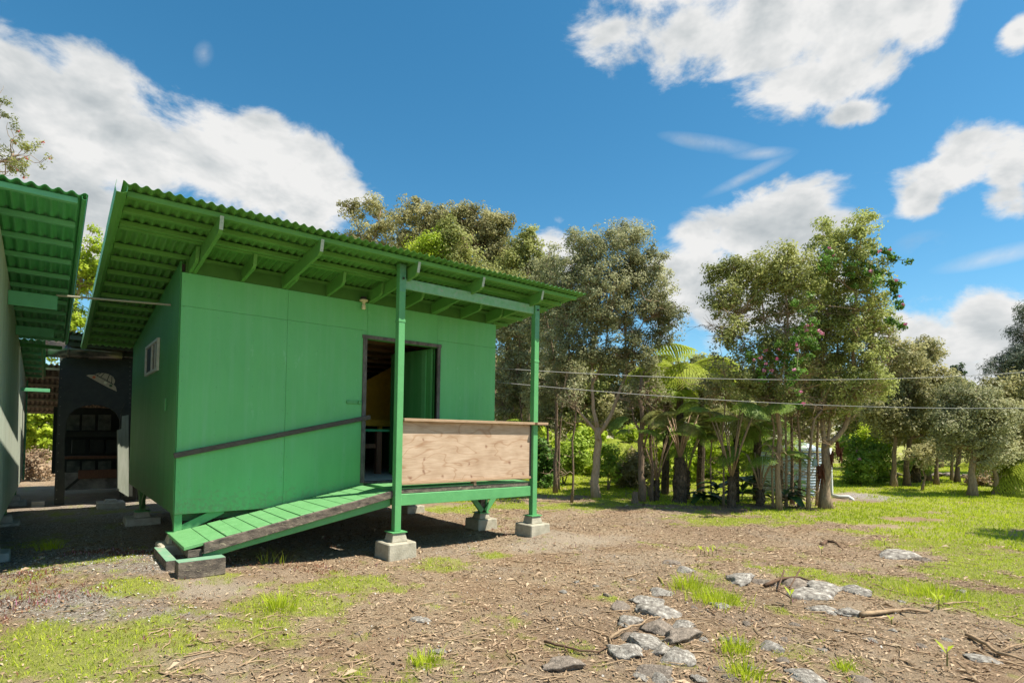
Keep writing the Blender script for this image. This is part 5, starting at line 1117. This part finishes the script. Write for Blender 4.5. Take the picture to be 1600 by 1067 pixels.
tree('ohia_tree', 'straight speckled trunk tree left of the tank with a domed olive crown', p, T,
     B(D, (1222, 405, 32, 22), (1195, 425, 34, 30), (1245, 430, 34, 34), (1165, 430, 26, 26), (1215, 460, 46, 36), (1145, 425, 24, 24), (1130, 460, 26, 30), (1165, 490, 40, 40), (1235, 510, 40, 36), (1190, 545, 40, 34), (1140, 520, 26, 26), (1115, 505, 14, 14), (1245, 570, 30, 26), (1118, 425, 12, 16), (1160, 590, 40, 26), (1225, 620, 36, 22), (1250, 470, 24, 30), (1200, 600, 36, 22)),
     per=22, leaf=.05, n_per=46, seed=7, lmat='leaf_olive', bare=420, gap=.42, twigs=.9)
for i, (u, v, pts, r, bl, lab) in enumerate([(1228, 793, [(1229, 720), (1226, 640), (1230, 560), (1226, 500)], .04, [(1226, 520, 22, 26)], 'pale slender trunk directly right of the speckled trunk'), (1277, 790, [(1276, 720), (1279, 640), (1276, 560), (1280, 470)], .045, [(1280, 480, 20, 26)], 'tall slender trunk immediately left of the thick one'),
        (1263, 797, [(1262, 740), (1266, 690), (1272, 655), (1285, 640)], .05, [(1275, 620, 18, 18)], 'thin bent trunk between the speckled tree and the thick one'),
        (1249, 792, [(1250, 720), (1247, 650), (1252, 580)], .045, [(1250, 590, 30, 34), (1270, 530, 30, 30)], 'slim upright trunk just left of the thin bent one'),
        (1238, 788, [(1238, 720), (1236, 650), (1232, 590)], .055, [(1225, 620, 30, 26)], 'dark slim trunk half hidden left of the tank'),
        (1208, 795, [(1206, 730), (1210, 670), (1200, 600)], .03, [(1195, 590, 24, 24)], 'mossy thin trunk close beside the speckled trunk'),
        (1130, 790, [(1131, 740), (1128, 680), (1135, 620), (1130, 560)], .03, [(1130, 560, 28, 30), (1110, 600, 22, 24)], 'thin grey trunk between the tree ferns'),
        (1112, 782, [(1110, 720), (1114, 660), (1112, 600)], .025, [(1112, 620, 20, 22)], 'very thin straight trunk right of the stout fern'),
        (1018, 783, [(1020, 740), (1016, 690), (1020, 650), (1010, 610)], .06, [(1000, 600, 26, 26), (1030, 620, 20, 20)], 'dark twisted trunk second from the left of the fern group')]):
    s0, D, p = gstem(u, v, pts, r, r*.55)
    tree('slender_tree', lab, p, [s0], B(D, *bl, seed=i), per=14, leaf=.05, n_per=30, bark='bark_dark' if i in (4, 8) else 'bark_brown', seed=60+i, bare=60, gap=.5, group='slim trunks of the fern thicket')
s0, D, p = gstem(1001, 783, [(1003, 740), (1001, 690), (1004, 655), (998, 620), (1002, 590)], .11, .05)
tree('ohia_tree', 'gnarled dark trunk with side stubs at the left end of the fern group', p, [s0, stem(D, [(1002, 680), (992, 660), (988, 640)], .04, .02), stem(D, [(1006, 700), (1014, 670), (1012, 640)], .035, .015)], B(D, (1005, 590, 26, 22), (985, 620, 16, 18), (1020, 570, 22, 20)), per=14, leaf=.05, n_per=34, bark='bark_dark', seed=8, bare=40, group='slim trunks of the fern thicket')
for (u, v, lab) in ((992, 786, 'low cut stump left of the gnarled trunk'), (1017, 775, 'small cut stump between two dark trunks')):
    p = gat(u, v); t = thing('tree_stump', lab, 'stump', tuple(p), 'cut stumps'); MB().tube([p-np.array([0, 0, .05]), p+np.array([0, 0, .16]), p+np.array([.02, 0, .27])], [.1, .07, .06], 9).build('stump_wood', MAT['bark_dark'], t)
# flowering vine over the cluster
def vine(label, blobs, seed, strands, fl):
    rng = np.random.default_rng(seed); c0 = blobs[0][0]; root = thing('flowering_vine', label, 'vine', tuple(c0), 'flowering vines on the trees')
    C_, O = clusters(blobs, 20, rng, .5, .35); m = MB(); ex = []
    for s in strands:
        pts = [deep(u, v, D) for u, v, D in s]; m.tube(pts, [.008]*len(pts), 4)
        for a, b in zip(pts[:-1], pts[1:]):
            for k in range(4): ex.append(a+(b-a)*rng.random())
    for k in range(40): i, j = rng.integers(len(C_), size=2); m.tube([C_[i], (C_[i]+c0)/2+rng.normal(size=3)*.1], [.004, .006], 3)
    m.build('vine_stem', MAT['stem_green'], root, fix=False)
    if ex: C_ = np.concatenate([C_, np.array(ex)]); O = np.concatenate([O, rng.normal(size=(len(ex), 3))*.3])
    V, Fc, T = leafcloud(C_, O, 26, np.full(len(C_), .1), .062, rng, rng.uniform(.2, 1, len(C_)), .03, asp=.8); npmesh('vine_leaves', V, Fc, MAT['leaf_vine'], root, tint=T)
    k = rng.choice(len(C_), fl, replace=False); F_ = C_[k]-FWD*.12; V, Fc, T = leafcloud(F_, O[k], 16, np.full(fl, .045), .04, rng, rng.uniform(0, 1, fl), 0, asp=.9)
    npmesh('pink_blossoms', V, Fc, MAT['petal_pink'], root, tint=T)['kind'] = 'stuff'
vine('pink flowering vine climbing over the olive crown left of the tallest tree', B(11.6, (1255, 500, 28, 22), (1240, 545, 30, 26), (1200, 560, 30, 24), (1230, 580, 24, 20), (1275, 520, 20, 24), (1190, 590, 18, 14), (1255, 470, 16, 14)), 70, [[(1250, 640, 11.8), (1246, 600, 11.7), (1240, 560, 11.6)]], 22)
vine('green trailing vine with loose shoots hanging off the right side of the tallest crown', B(11.9, (1345, 425, 26, 20), (1365, 440, 18, 18), (1330, 470, 20, 16), (1300, 410, 22, 14), (1290, 398, 16, 12)), 71,
     [[(1365, 395, 11.9), (1385, 392, 11.9), (1397, 405, 11.9), (1426, 408, 11.9)], [(1372, 425, 11.9), (1392, 430, 11.9), (1396, 450, 11.9), (1402, 470, 11.9), (1408, 485, 11.9)], [(1380, 440, 11.9), (1410, 445, 11.9)], [(1385, 500, 11.9), (1405, 505, 11.9), (1413, 512, 11.9)]], 9)

# trees standing on the far lawn at the right
def lawn_tree(u, v, label, pts, r, blobs, seed, per=17, leaf=.075, n_per=44, lm='leaf_ohia_far', bark='bark_brown', dd=0, gap=.36):
    s0, D, p = gstem(u, v, pts, r, r*.4); return tree('ohia_tree', label, p, [s0], B(D+dd, *blobs, seed=seed), per=per, leaf=leaf, n_per=n_per, spread=.22, bark=bark, lmat=lm, seed=seed, gap=gap, bare=10, group='round trees on the far lawn')
lawn_tree(1519, 775, 'round dense tree with a flared foot, standing nearest on the far lawn', [(1518, 740), (1520, 700), (1518, 640)], .14, [(1520, 625, 40, 32), (1495, 650, 34, 34), (1550, 650, 34, 36), (1520, 680, 46, 32), (1485, 690, 26, 24), (1560, 690, 28, 28), (1500, 612, 22, 14), (1540, 712, 26, 20), (1480, 660, 22, 20)], 80, per=21, leaf=.06, lm='leaf_ohia')
lawn_tree(1397, 761, 'left one of the two near lawn trees right of the flowering hedge', [(1398, 730), (1397, 690), (1400, 640)], .12, [(1400, 600, 34, 34), (1375, 640, 34, 30), (1420, 560, 26, 26), (1400, 665, 36, 26), (1425, 620, 24, 34), (1390, 545, 24, 22)], 81)
lawn_tree(1417, 760, 'right one of the two near lawn trees, with the dark straight trunk', [(1416, 730), (1418, 700), (1440, 620), (1445, 560)], .13, [(1445, 550, 22, 22), (1430, 590, 30, 30), (1455, 600, 24, 30), (1445, 650, 38, 30), (1420, 680, 30, 18), (1458, 548, 14, 14), (1470, 670, 24, 24)], 82, bark='bark_dark')
lawn_tree(1555, 774, 'low leaning leafy tree right of the round tree', [(1556, 745), (1550, 715), (1560, 680)], .10, [(1575, 640, 26, 26), (1585, 680, 26, 30), (1560, 610, 20, 18), (1565, 705, 26, 20), (1590, 610, 20, 24)], 83)
lawn_tree(1578, 772, 'short ivy covered trunk at the right edge of the lawn', [(1578, 745), (1577, 720)], .12, [(1578, 740, 12, 22), (1578, 715, 16, 16), (1600, 700, 20, 26)], 84, lm='leaf_olive')
lawn_tree(1440, 766, 'small sapling with an open crown in front of the two dark lawn trunks', [(1446, 745), (1440, 728), (1452, 715)], .045, [(1440, 712, 22, 14), (1455, 700, 16, 12)], 85)
for i, (u, v, r, lab) in enumerate([(1433, 753, .12, 'dark trunk just right of the two near lawn trees'), (1452, 757, .12, 'dark trunk at the left of the far lawn row'), (1463, 762, .1, 'dark trunk in the middle of the far lawn row'), (1488, 756, .09, 'reddish brown trunk in the far lawn row'), (1496, 759, .12, 'thick brown trunk in the far lawn row behind the round tree'), (1378, 752, .1, 'trunk hidden behind the flowering hedge')]):
    lawn_tree(u, v-5, lab, [(u, 730), (u+3, 690), (u-2, 640)], r, [(u, 640+7*i % 20, 30, 30), (u+8, 675, 28, 26), (u-8, 610, 24, 22)], 90+i, per=11, leaf=.1, n_per=34, bark='bark_dark' if i != 3 else 'bark_brown')
s = deep(1375, 700, 26); s[2] = -.6
tree('spindly_conifer', 'small dark pointed treetop rising above the far trees', deep(1498, 745, 34)*np.array([1, 1, 0])+np.array([0, 0, -.6]), [([deep(1495, 745, 34)*np.array([1, 1, 0])+np.array([0, 0, -.6]), deep(1496, 575, 34)], .1, .02)], B(34, (1495, 582, 5, 12), (1497, 600, 10, 10), (1493, 620, 18, 14)), per=14, leaf=.12, n_per=26, lmat='leaf_dark', seed=99, group='far trees')
# tall soft needled tree at the right edge
p = deep(1600, 748, 27); p[2] = -.6
tree('ironwood_tree', 'tall feathery blue green tree at the right edge behind the lawn trees', p, [([p, deep(1602, 650, 27), deep(1598, 560, 27), deep(1606, 490, 27)], .22, .05)],
     B(27, (1600, 520, 22, 16), (1580, 562, 28, 14), (1612, 560, 30, 24), (1560, 575, 22, 8), (1590, 595, 36, 16), (1615, 610, 30, 30), (1575, 625, 32, 16), (1545, 582, 14, 5), (1604, 490, 12, 14), (1640, 560, 40, 50), (1640, 630, 40, 40)), per=13, leaf=.16, n_per=34, spread=.35, lmat='leaf_iron', seed=100, asp=.13, twigs=.9, group='far trees')
# middle distance wall of trees
FAR = [(1080, 26, [(1080, 640, 50, 40), (1050, 600, 50, 44), (1110, 590, 46, 40)]), (1000, 27, [(1000, 600, 50, 50), (960, 640, 50, 40), (1020, 650, 40, 34)]), (900, 27, [(900, 640, 50, 44), (870, 600, 50, 44), (930, 590, 44, 44)]), (1160, 27, [(1160, 620, 50, 44), (1190, 650, 46, 34)]),
       (1250, 28, [(1250, 640, 50, 44), (1280, 600, 44, 40)]), (1340, 30, [(1340, 640, 44, 40), (1370, 620, 34, 40), (1350, 680, 44, 24)]), (1470, 33, [(1470, 640, 34, 34), (1500, 620, 30, 24), (1440, 660, 30, 24)]), (1545, 35, [(1545, 640, 34, 30), (1575, 660, 30, 30)]), (830, 29, [(820, 640, 44, 50), (790, 610, 40, 50)])]
for i, (u, D, bl) in enumerate(FAR):
    p = deep(u, 735, D); p[2] = -.6
    tree('background_tree', ['leafy tree in the distance behind the pale fern', 'distant tree behind the forked trunk', 'distant tree left of the forked trunk', 'distant tree behind the thicket of ferns', 'distant tree directly above the tank', 'distant tree behind the flowering hedge', 'distant tree behind the two lawn trees', 'distant tree behind the round lawn tree', 'distant tree seen just right of the cabin corner'][i], p,
         [([p, deep(u+3, 680, D), deep(u-3, 640, D)], .16, .08)], B(D, *bl, seed=i), per=10, leaf=.12, n_per=40, spread=.32, lmat=['leaf_olive', 'leaf_ohia_far', 'leaf_olive'][i % 3], seed=110+i, gap=.3, group='far trees', dry=.1)
# far wood closing the view
def wood():
    rng = np.random.default_rng(5); C_ = []
    for k in range(2600):
        th = rng.uniform(-1.3, 1.5); D = rng.uniform(44, 60); s = math.tan(np.clip(th, -1.2, 1.2)) if abs(th) < 1.15 else th; 
        a = rng.uniform(-75, 80)*math.pi/180; base = math.atan2(FWD[0], FWD[1])+a; x = CAM[0]+math.sin(base)*D; y = CAM[1]+math.cos(base)*D
        hgt = 3.5+3.2*fbm(np.array([a*7+3]), np.array([1.5]), 3)[0]; C_.append((x, y, -.6+hgt*rng.random()**.7))
    C_ = np.array(C_); O = rng.normal(size=C_.shape); O /= np.linalg.norm(O, axis=1)[:, None]
    V, Fc, T = leafcloud(C_, O, 22, rng.uniform(.6, 1.1, len(C_)), .34, rng, np.clip(.1+.8*vnoise(C_[:, 0]*.5, C_[:, 1]*.5+C_[:, 2]*.6), 0, 1), .1)
    tag(npmesh('far_wood', V, Fc, MAT['leaf_ohia_far'], tint=T), 'low mass of distant woodland closing the view', 'woodland', kind='stuff')
wood()
# tall tree at the upper left, trees seen between the roofs
p = deep(-60, 700, 17); p[2] = -.6
tree('ohia_tree', 'red flecked tree leaning in from the upper left corner above the left roof', p, [([p, deep(-70, 500, 17), deep(-60, 330, 17), deep(-20, 262, 17), (deep(20, 245, 17))], .2, .03), ([deep(-60, 340, 17), deep(-40, 230, 17), deep(-10, 170, 17)], .08, .02)],
     B(17, (30, 222, 26, 14), (10, 250, 24, 18), (52, 238, 20, 12), (72, 245, 9, 7), (40, 262, 20, 12), (2, 178, 12, 10), (8, 160, 6, 6), (-30, 260, 30, 20), (-60, 190, 40, 30), (-1, 130, 5, 5), (15, 195, 6, 4)), per=17, leaf=.05, n_per=30, spread=.13, lmat='leaf_olive', seed=120, flowers=26, gap=.5, group='trees behind the left building', twigs=.9)
p = deep(112, 735, 20); p[2] = -.6
tree('ohia_tree', 'yellow green tree glimpsed between the two roofs', p, [([p, deep(112, 600, 20), deep(118, 480, 20), deep(135, 400, 20)], .13, .03)],
     B(20, (140, 385, 18, 14), (130, 415, 22, 20), (120, 450, 22, 22), (110, 495, 26, 26), (150, 430, 24, 30), (145, 360, 6, 6), (100, 540, 30, 30)), per=17, leaf=.08, n_per=36, spread=.2, lmat='leaf_bright', seed=121, gap=.46, group='trees behind the left building', bare=120)
# shrubs and undergrowth
def shrub(label, D, blobs, seed, lm='leaf_shrub', leaf=.09, per=16, n_per=36, spread=.2, fl=0, group='shrubs', name='shrub', fm='petal_pink', gap=.3, dry=.04, v0=750):
    u = blobs[0][0]; p = deep(u, v0, D); p[2] = -.6
    return tree(name, label, p, [([p, deep(u, blobs[0][1], D)], .03, .015), ([p, deep(u+blobs[0][2]*.5, blobs[0][1]+5, D)], .025, .012)], B(D, *blobs, seed=seed), per=per, leaf=leaf, n_per=n_per, spread=spread, lmat=lm, seed=seed, gap=gap, twigs=.4, group=group, cat='shrub', asp=.6, flowers=fl, fmat=fm, dry=dry)
shrub('sunlit yellow green bush behind the left of the fern thicket', 19, [(1040, 690, 26, 26), (1015, 712, 24, 22), (1060, 720, 24, 18)], 130, 'leaf_bright')
shrub('bright ferny bush behind the tallest pale trunk', 19, [(985, 690, 26, 22), (965, 712, 24, 18), (1000, 680, 20, 16)], 131, 'leaf_bright')
shrub('straw coloured dry bush by the lawn behind the forked trunk', 17.2, [(985, 735, 24, 24), (1003, 725, 16, 26), (968, 745, 14, 14)], 132, 'grass_dry', leaf=.09, dry=.5, v0=768)
shrub('sunlit green undergrowth behind the stout tree fern', 20, [(1090, 720, 30, 24), (1110, 690, 26, 20), (1075, 745, 20, 14)], 133, 'leaf_bright')
shrub('tall sunlit grass like growth behind the gap right of the forked trunk', 22, [(1000, 720, 40, 30), (1040, 700, 34, 26), (970, 700, 30, 24)], 160, 'leaf_bright', leaf=.12, per=12)
shrub('sunlit growth behind the gap between the two tall tree ferns', 22.5, [(1110, 725, 40, 28), (1140, 700, 34, 26), (1085, 700, 30, 24)], 161, 'leaf_bright', leaf=.12, per=12)
shrub('sunlit growth far behind the slim dark trunks by the porch', 22.5, [(890, 720, 44, 34), (850, 700, 34, 30), (920, 690, 30, 24)], 162, 'leaf_bright', leaf=.12, per=12)
shrub('dark leaved bush directly right of the forked trunk', 16.5, [(950, 730, 14, 14), (955, 712, 12, 14)], 134, 'leaf_shrub', v0=760)
shrub('leafy undergrowth between the dark slim trunks by the porch', 18, [(880, 720, 26, 26), (905, 700, 24, 26), (860, 740, 20, 16)], 135, 'leaf_shrub')
shrub('green bush just right of the far porch post', 17, [(848, 730, 16, 24), (840, 700, 16, 20), (856, 752, 14, 12)], 136, 'leaf_vine')
shrub('low bush under the trees at the corner of the cabin', 19, [(805, 720, 26, 26), (790, 690, 22, 24)], 137, 'leaf_shrub')
shrub('sunlit bush behind the middle of the fern thicket', 21, [(1150, 715, 26, 22), (1170, 690, 24, 20), (1140, 740, 20, 14)], 138, 'leaf_bright')
shrub('hazy green bush left of the tank behind the ferns', 21, [(1200, 715, 20, 24), (1185, 740, 20, 14)], 139, 'leaf_shrub')
shrub('dense flowering hedge with pink blooms right of the tank', 19.5, [(1345, 728, 26, 22), (1330, 700, 18, 18), (1368, 712, 22, 22), (1380, 735, 18, 16), (1335, 742, 20, 12)], 140, 'leaf_shrub', leaf=.075, per=24, fl=7, v0=762)
shrub('yellow green bush top above the flowering hedge', 21, [(1340, 695, 18, 14), (1375, 692, 20, 14), (1360, 680, 16, 10)], 141, 'leaf_bright')
shrub('small tree fern like bush between the lawn trunks', 22, [(1433, 715, 14, 14), (1430, 735, 10, 12)], 142, 'leaf_vine')
shrub('brown leaf heap at the foot of the trees behind the round tree', 20, [(1535, 742, 22, 14), (1520, 750, 16, 8)], 143, 'brush_dry', dry=.5)
shrub('pale green bush by the right edge of the lawn', 17.5, [(1590, 722, 14, 10), (1600, 735, 16, 10)], 144, 'leaf_bright')
shrub('bright green bush at the end of the passage between the buildings', 17.5, [(60, 665, 22, 20), (45, 690, 16, 20), (78, 690, 16, 20), (60, 645, 26, 16)], 145, 'leaf_bright', leaf=.1, group='plants at the end of the passage', v0=760)
shrub('tangle of dry brown stalks at the end of the passage', 16.8, [(52, 715, 16, 18), (66, 730, 16, 16), (40, 735, 10, 14)], 146, 'brush_dry', leaf=.07, per=16, dry=.3, gap=.2, group='plants at the end of the passage', v0=755)
shrub('low sunlit greenery seen through the arch of the black screen', 17.5, [(120, 758, 26, 9), (160, 760, 26, 8)], 147, 'leaf_bright', group='plants at the end of the passage', v0=768)
shrub('tall leafy bush behind the dark store', 21, [(90, 620, 34, 26), (140, 600, 34, 26), (60, 600, 24, 26)], 148, 'leaf_shrub', leaf=.11, group='plants at the end of the passage')
# banana like dark leaved plants under the thicket
def broadleaf(u, v, h, n, label, seed, m='leaf_dark', D=None, L_=.6):
    p = gat(u, v) if D is None else deep(u, v, D); rng = np.random.default_rng(seed); t = thing('broadleaf_plant', label, 'plant', tuple(p), 'dark broadleaf plants')
    for k in range(n):
        a = rng.uniform(0, 6.28); el = rng.uniform(.3, 1.2); d = np.array([math.cos(a), math.sin(a), 0]); s_ = np.array([-d[1], d[0], 0]); b = p+np.array([0, 0, h*rng.uniform(.1, .9)]); ln = L_*rng.uniform(.6, 1.1); V = []
        for j in range(7):
            q_ = j/6; w = math.sin(math.pi*min(1, q_*.93+.06))**.8*ln*.2; c = b+d*ln*q_*math.cos(el*(1-q_*.5))+np.array([0, 0, ln*(q_*math.sin(el)-q_*q_*.75)]); V += [c-s_*w, c-np.array([0, 0, w*.35]), c+s_*w]
        Fc = []
        for j in range(6):
            for e in (0, 1): Fc.append((j*3+e, j*3+e+1, j*3+e+4, j*3+e+3))
        npmesh('leaf', np.array(V), np.array(Fc), MAT[m], t, tint=np.full((21, 3), 1.)*np.array([rng.random(), 0, 0]), smooth=True)
        MB().tube([p+np.array([0, 0, 0.]), (p+b)/2, b], [.012, .009, .006], 4).build('stalk', MAT['stem_green'], t)
for a in [(1100, 786, .35, 9, 'dark glossy plant at the foot of the thin trunk right of the stout fern', 1), (1120, 784, .5, 9, 'taller glossy plant between the ferns', 2), (1160, 782, .8, 12, 'big dark broad leaved plant behind the second tree fern', 3, 'leaf_dark', None, .7), (1185, 788, .6, 12, 'dark leaved plant just left of the speckled trunk', 4),
          (1230, 792, .5, 12, 'drooping dark leaved plant right of the speckled trunk', 5), (1245, 775, .9, 9, 'tall dark plant against the left of the tank', 6)]:
    broadleaf(*a)
# tree ferns
def frondmesh(seed, L_=1.7, droop=.55, rise=.7, pairs=26, w=.42):
    rng = np.random.default_rng(seed); V = []; Fc = []; T = []
    def P(t): return np.array([L_*t*(1-.12*t), 0, L_*(rise*t-droop*t*t*1.25)])
    for i in range(pairs):
        t = .2+.8*i/pairs; c = P(t); tn = P(t+.01)-c; tn /= np.linalg.norm(tn); ln = w*L_*math.sin(math.pi*(.12+.86*(i/pairs)))**.75*rng.uniform(.9, 1.08)
        for s in (-1, 1):
            d = np.array([tn[0]*.35, s*.93, tn[2]*.35-.14]); d /= np.linalg.norm(d); up = np.cross(tn, d)*s; nseg = 8
            for j in range(nseg):
                a = c+d*ln*(j/nseg)-np.array([0, 0, .20*ln*(j/nseg)**2]); b = c+d*ln*((j+1)/nseg)-np.array([0, 0, .20*ln*((j+1)/nseg)**2]); lw = ln*.17*(1-(j/nseg)**1.4*.8)
                for q_ in (-1, 1):   # small pointed leaflets each side of the midrib
                    k = len(V); tip = (a+b)/2+tn*lw*q_+d*ln*.03+rng.normal(size=3)*.004; V += [a, b-(b-a)*.15, tip]; Fc.append((k, k+1, k+2)); T += [rng.uniform(.2, .9)]*3
    return np.array(V), np.array(Fc), np.array(T)
FRONDS = {}
def frond(mname, kind, parent):
    key = (mname, kind)
    if key not in FRONDS:
        dr_, rs = {0: (.5, .75), 1: (.75, .55), 2: (.9, .95)}[kind]; V, Fc, T = frondmesh(kind+len(mname), droop=dr_, rise=rs); o = npmesh('frond', V, Fc, MAT[mname], None, tint=np.stack([T, T*0, T*0], 1))
        r = MB(); r.tube([(1.7*t*(1-.12*t), 0, 1.7*(rs*t-dr_*t*t*1.25)-.006) for t in np.linspace(0, 1, 12)], [.016*(1-.85*t) for t in np.linspace(0, 1, 12)], 4); k = r.build('midrib', MAT['stem_green'], None)
        FRONDS[key] = (o.data, k.data); bpy.data.objects.remove(o); bpy.data.objects.remove(k)
    a = bpy.data.objects.new('frond', FRONDS[key][0]); b = bpy.data.objects.new('midrib', FRONDS[key][1]); COL.objects.link(a); COL.objects.link(b); a.parent = parent; b.parent = a; return a
def fern(u, v, vtop, label, n, sc, mname='frond_green', seed=1, tr=.1, petiole=0., D=None, dead=0, tilt=(.0, .5)):
    if mname != 'frond_yellow': sc *= .66
    q = random.Random(seed); p = gat(u, v) if D is None else deep(u, v, D)
    if D is not None: p[2] = -.6
    D_f = depth_of(p); top = deep(u, vtop, D_f); h = top[2]-p[2]; t = thing('tree_fern', label, 'tree fern', tuple(p), 'tree ferns'); loc = Vector(p)
    m = MB(); zs = np.linspace(-.05, h, 9); m.tube([(p[0]+q.uniform(-.012, .012), p[1]+q.uniform(-.012, .012), p[2]+z) for z in zs], [tr*(1.25-.35*i/8)*q.uniform(.9, 1.1) for i in range(9)], 11)
    for k in range(60):       # shaggy old frond stubs
        a = q.uniform(0, 6.28); z = q.uniform(.05, h); r0 = tr*.9; b0 = (p[0]+math.cos(a)*r0, p[1]+math.sin(a)*r0, p[2]+z); m.tube([b0, (b0[0]+math.cos(a)*.035, b0[1]+math.sin(a)*.035, b0[2]+.06)], [.014, .006], 3)
    m.build('trunk', MAT['hapuu'], t)
    for k in range(n):
        a = 6.283*k/n+q.uniform(-.25, .25); s = sc*q.uniform(.8, 1.1); kind = q.choice([0, 0, 1]) if k % 3 else 2; pl = petiole*q.uniform(.7, 1.1); ti = q.uniform(*tilt)
        base = Vector((math.cos(a)*pl*math.sin(.32+ti*.3), math.sin(a)*pl*math.sin(.32+ti*.3), h+pl*.95))
        f = frond(mname, kind, t); f.location = base; f.rotation_euler = (q.uniform(-.3, .3), ti-.15, a); f.scale = (s, s, s)
        if petiole: MB().tube([(p[0], p[1], p[2]+h-.05), tuple(loc+base*.5+Vector((0, 0, (h-.05)*.5))-Vector((math.cos(a), math.sin(a), 0))*.03), tuple(loc+base)], [.02, .016, .012], 5).build('frond_stalk', MAT['twig_tan'], t, smooth=True)
    for k in range(dead):
        a = q.uniform(0, 6.28); l = q.uniform(.5, .9); MB().tube([(p[0], p[1], p[2]+h), (p[0]+math.cos(a)*.25, p[1]+math.sin(a)*.25, p[2]+h-.05), (p[0]+math.cos(a)*.3, p[1]+math.sin(a)*.3, p[2]+h-l)], [.02, .05, .015], 5).build('dead_frond', MAT['dead_frond'], t)
    return t
fern(1062, 785, 715, 'stout shaggy trunked tree fern with long tan stalks in the middle of the thicket', 14, .72, 'frond_tan', 1, .15, 1.05, tilt=(.0, .4))
fern(1026, 783, 750, 'short tree fern with upright thin stalks left of the stout one', 7, .75, 'frond_dark', 2, .06, 1.5)
fern(1074, 780, 735, 'slim tree fern close behind the stout one', 7, .8, 'frond_dark', 3, .055, 1.0)
fern(1143, 793, 745, 'tree fern with long spreading pale stalks right of the stout one', 9, .9, 'frond_dark', 4, .085, 1.5, tilt=(.0, .4))
fern(1188, 790, 765, 'low tree fern with forked pale stalks left of the speckled trunk', 7, .75, 'frond_dark', 5, .08, .9)
fern(1150, 782, 660, 'tall tree fern spreading dark olive fronds over the thicket', 11, .95, 'frond_tan', 6, .07, .2, D=14, tilt=(.2, .7))
fern(1062, 760, 585, 'tall sunlit tree fern whose yellow green fronds rise above the thicket', 13, 1.05, 'frond_yellow', 7, .10, .1, D=15.2, tilt=(-.2, .45))
fern(1040, 760, 620, 'green tree fern below the sunlit yellow one', 10, .9, 'frond_green', 8, .09, .1, D=15.8, tilt=(.1, .6))
fern(1095, 760, 600, 'dark green tree fern right of the sunlit yellow one', 11, .95, 'frond_dark', 9, .09, .1, D=16.2, tilt=(.1, .6))
fern(1183, 770, 670, 'tree fern with dark drooping fronds above the low forked one', 10, .85, 'frond_dark', 10, .09, .1, D=14.6, tilt=(.2, .7))
fern(1218, 770, 695, 'small tree fern left of the tank', 8, .7, 'frond_green', 11, .09, .1, D=14.8, tilt=(.2, .6))
fern(985, 765, 700, 'bright low fern in the sun behind the forked trunk', 9, .7, 'frond_yellow', 12, .08, .1, D=18.0, tilt=(.1, .6))
fern(1431, 755, 722, 'small tree fern between the lawn trees', 9, .8, 'frond_green', 13, .13, .0, D=21, tilt=(.2, .7))
fern(1573, 757, 728, 'pale spreading fern at the right edge of the lawn', 9, .8, 'frond_yellow', 14, .1, .0, D=17, tilt=(.3, .8))
fern(735, 765, 700, 'tree fern behind the porch beyond the cabin corner', 9, .9, 'frond_green', 15, .1, .1, D=17, tilt=(.2, .7))
fern(805, 765, 668, 'tree fern glimpsed between the cabin corner and the far post', 10, .8, 'frond_green', 16, .1, .1, D=16, tilt=(.2, .7))
# rusty dead fronds hanging by the thick trunk
for i, (u, v0, v1, w) in enumerate([(1285, 725, 768, 14), (1280, 728, 750, 8), (1314, 700, 724, 9), (1300, 705, 735, 5), (1308, 690, 720, 5)]):
    Dd = 12.7; rng = np.random.default_rng(i); m = MB(); c = deep(u, v0, Dd)
    for k in range(16):
        a = deep(u+rng.normal()*w*.25, v0+rng.uniform(-2, 3), Dd+rng.normal()*.05); b = deep(u+rng.normal()*w*.4, v0+(v1-v0)*rng.uniform(.5, 1), Dd+rng.normal()*.08); m.tube([a, (a+b)/2+rng.normal(size=3)*.02, b], [.006, .012, .004], 4)
    tag(m.build('dead_frond', MAT['dead_frond'], fix=False), ['largest rusty dead frond hanging left of the thick trunk', 'small dead frond behind the largest one', 'rusty dead frond at the upper right edge of the tank', 'thin dead frond close to the thick trunk on its right', 'dead frond hanging from the right limb of the thick trunk'][i], 'dead frond', 'dead fronds by the tank')
# tree standing just right of the view; only its shadow reaches into the lawn
p = np.array([13.0, -7.9, gz(13.0, -7.9)]); rng_ = np.random.default_rng(3)
tree('ohia_tree', 'leafy tree standing right of the lawn, its shadow lying on the grass', p, [([p, p+np.array([0, .1, 2.2]), p+np.array([.1, 0, 4.2])], .12, .04)], [(p+np.array([0, .1, 3.9]), (1.0, .9, .8)), (p+np.array([.5, .2, 4.6]), (.7, .7, .6))], per=18, leaf=.06, n_per=34, seed=150, group='round trees on the far lawn')
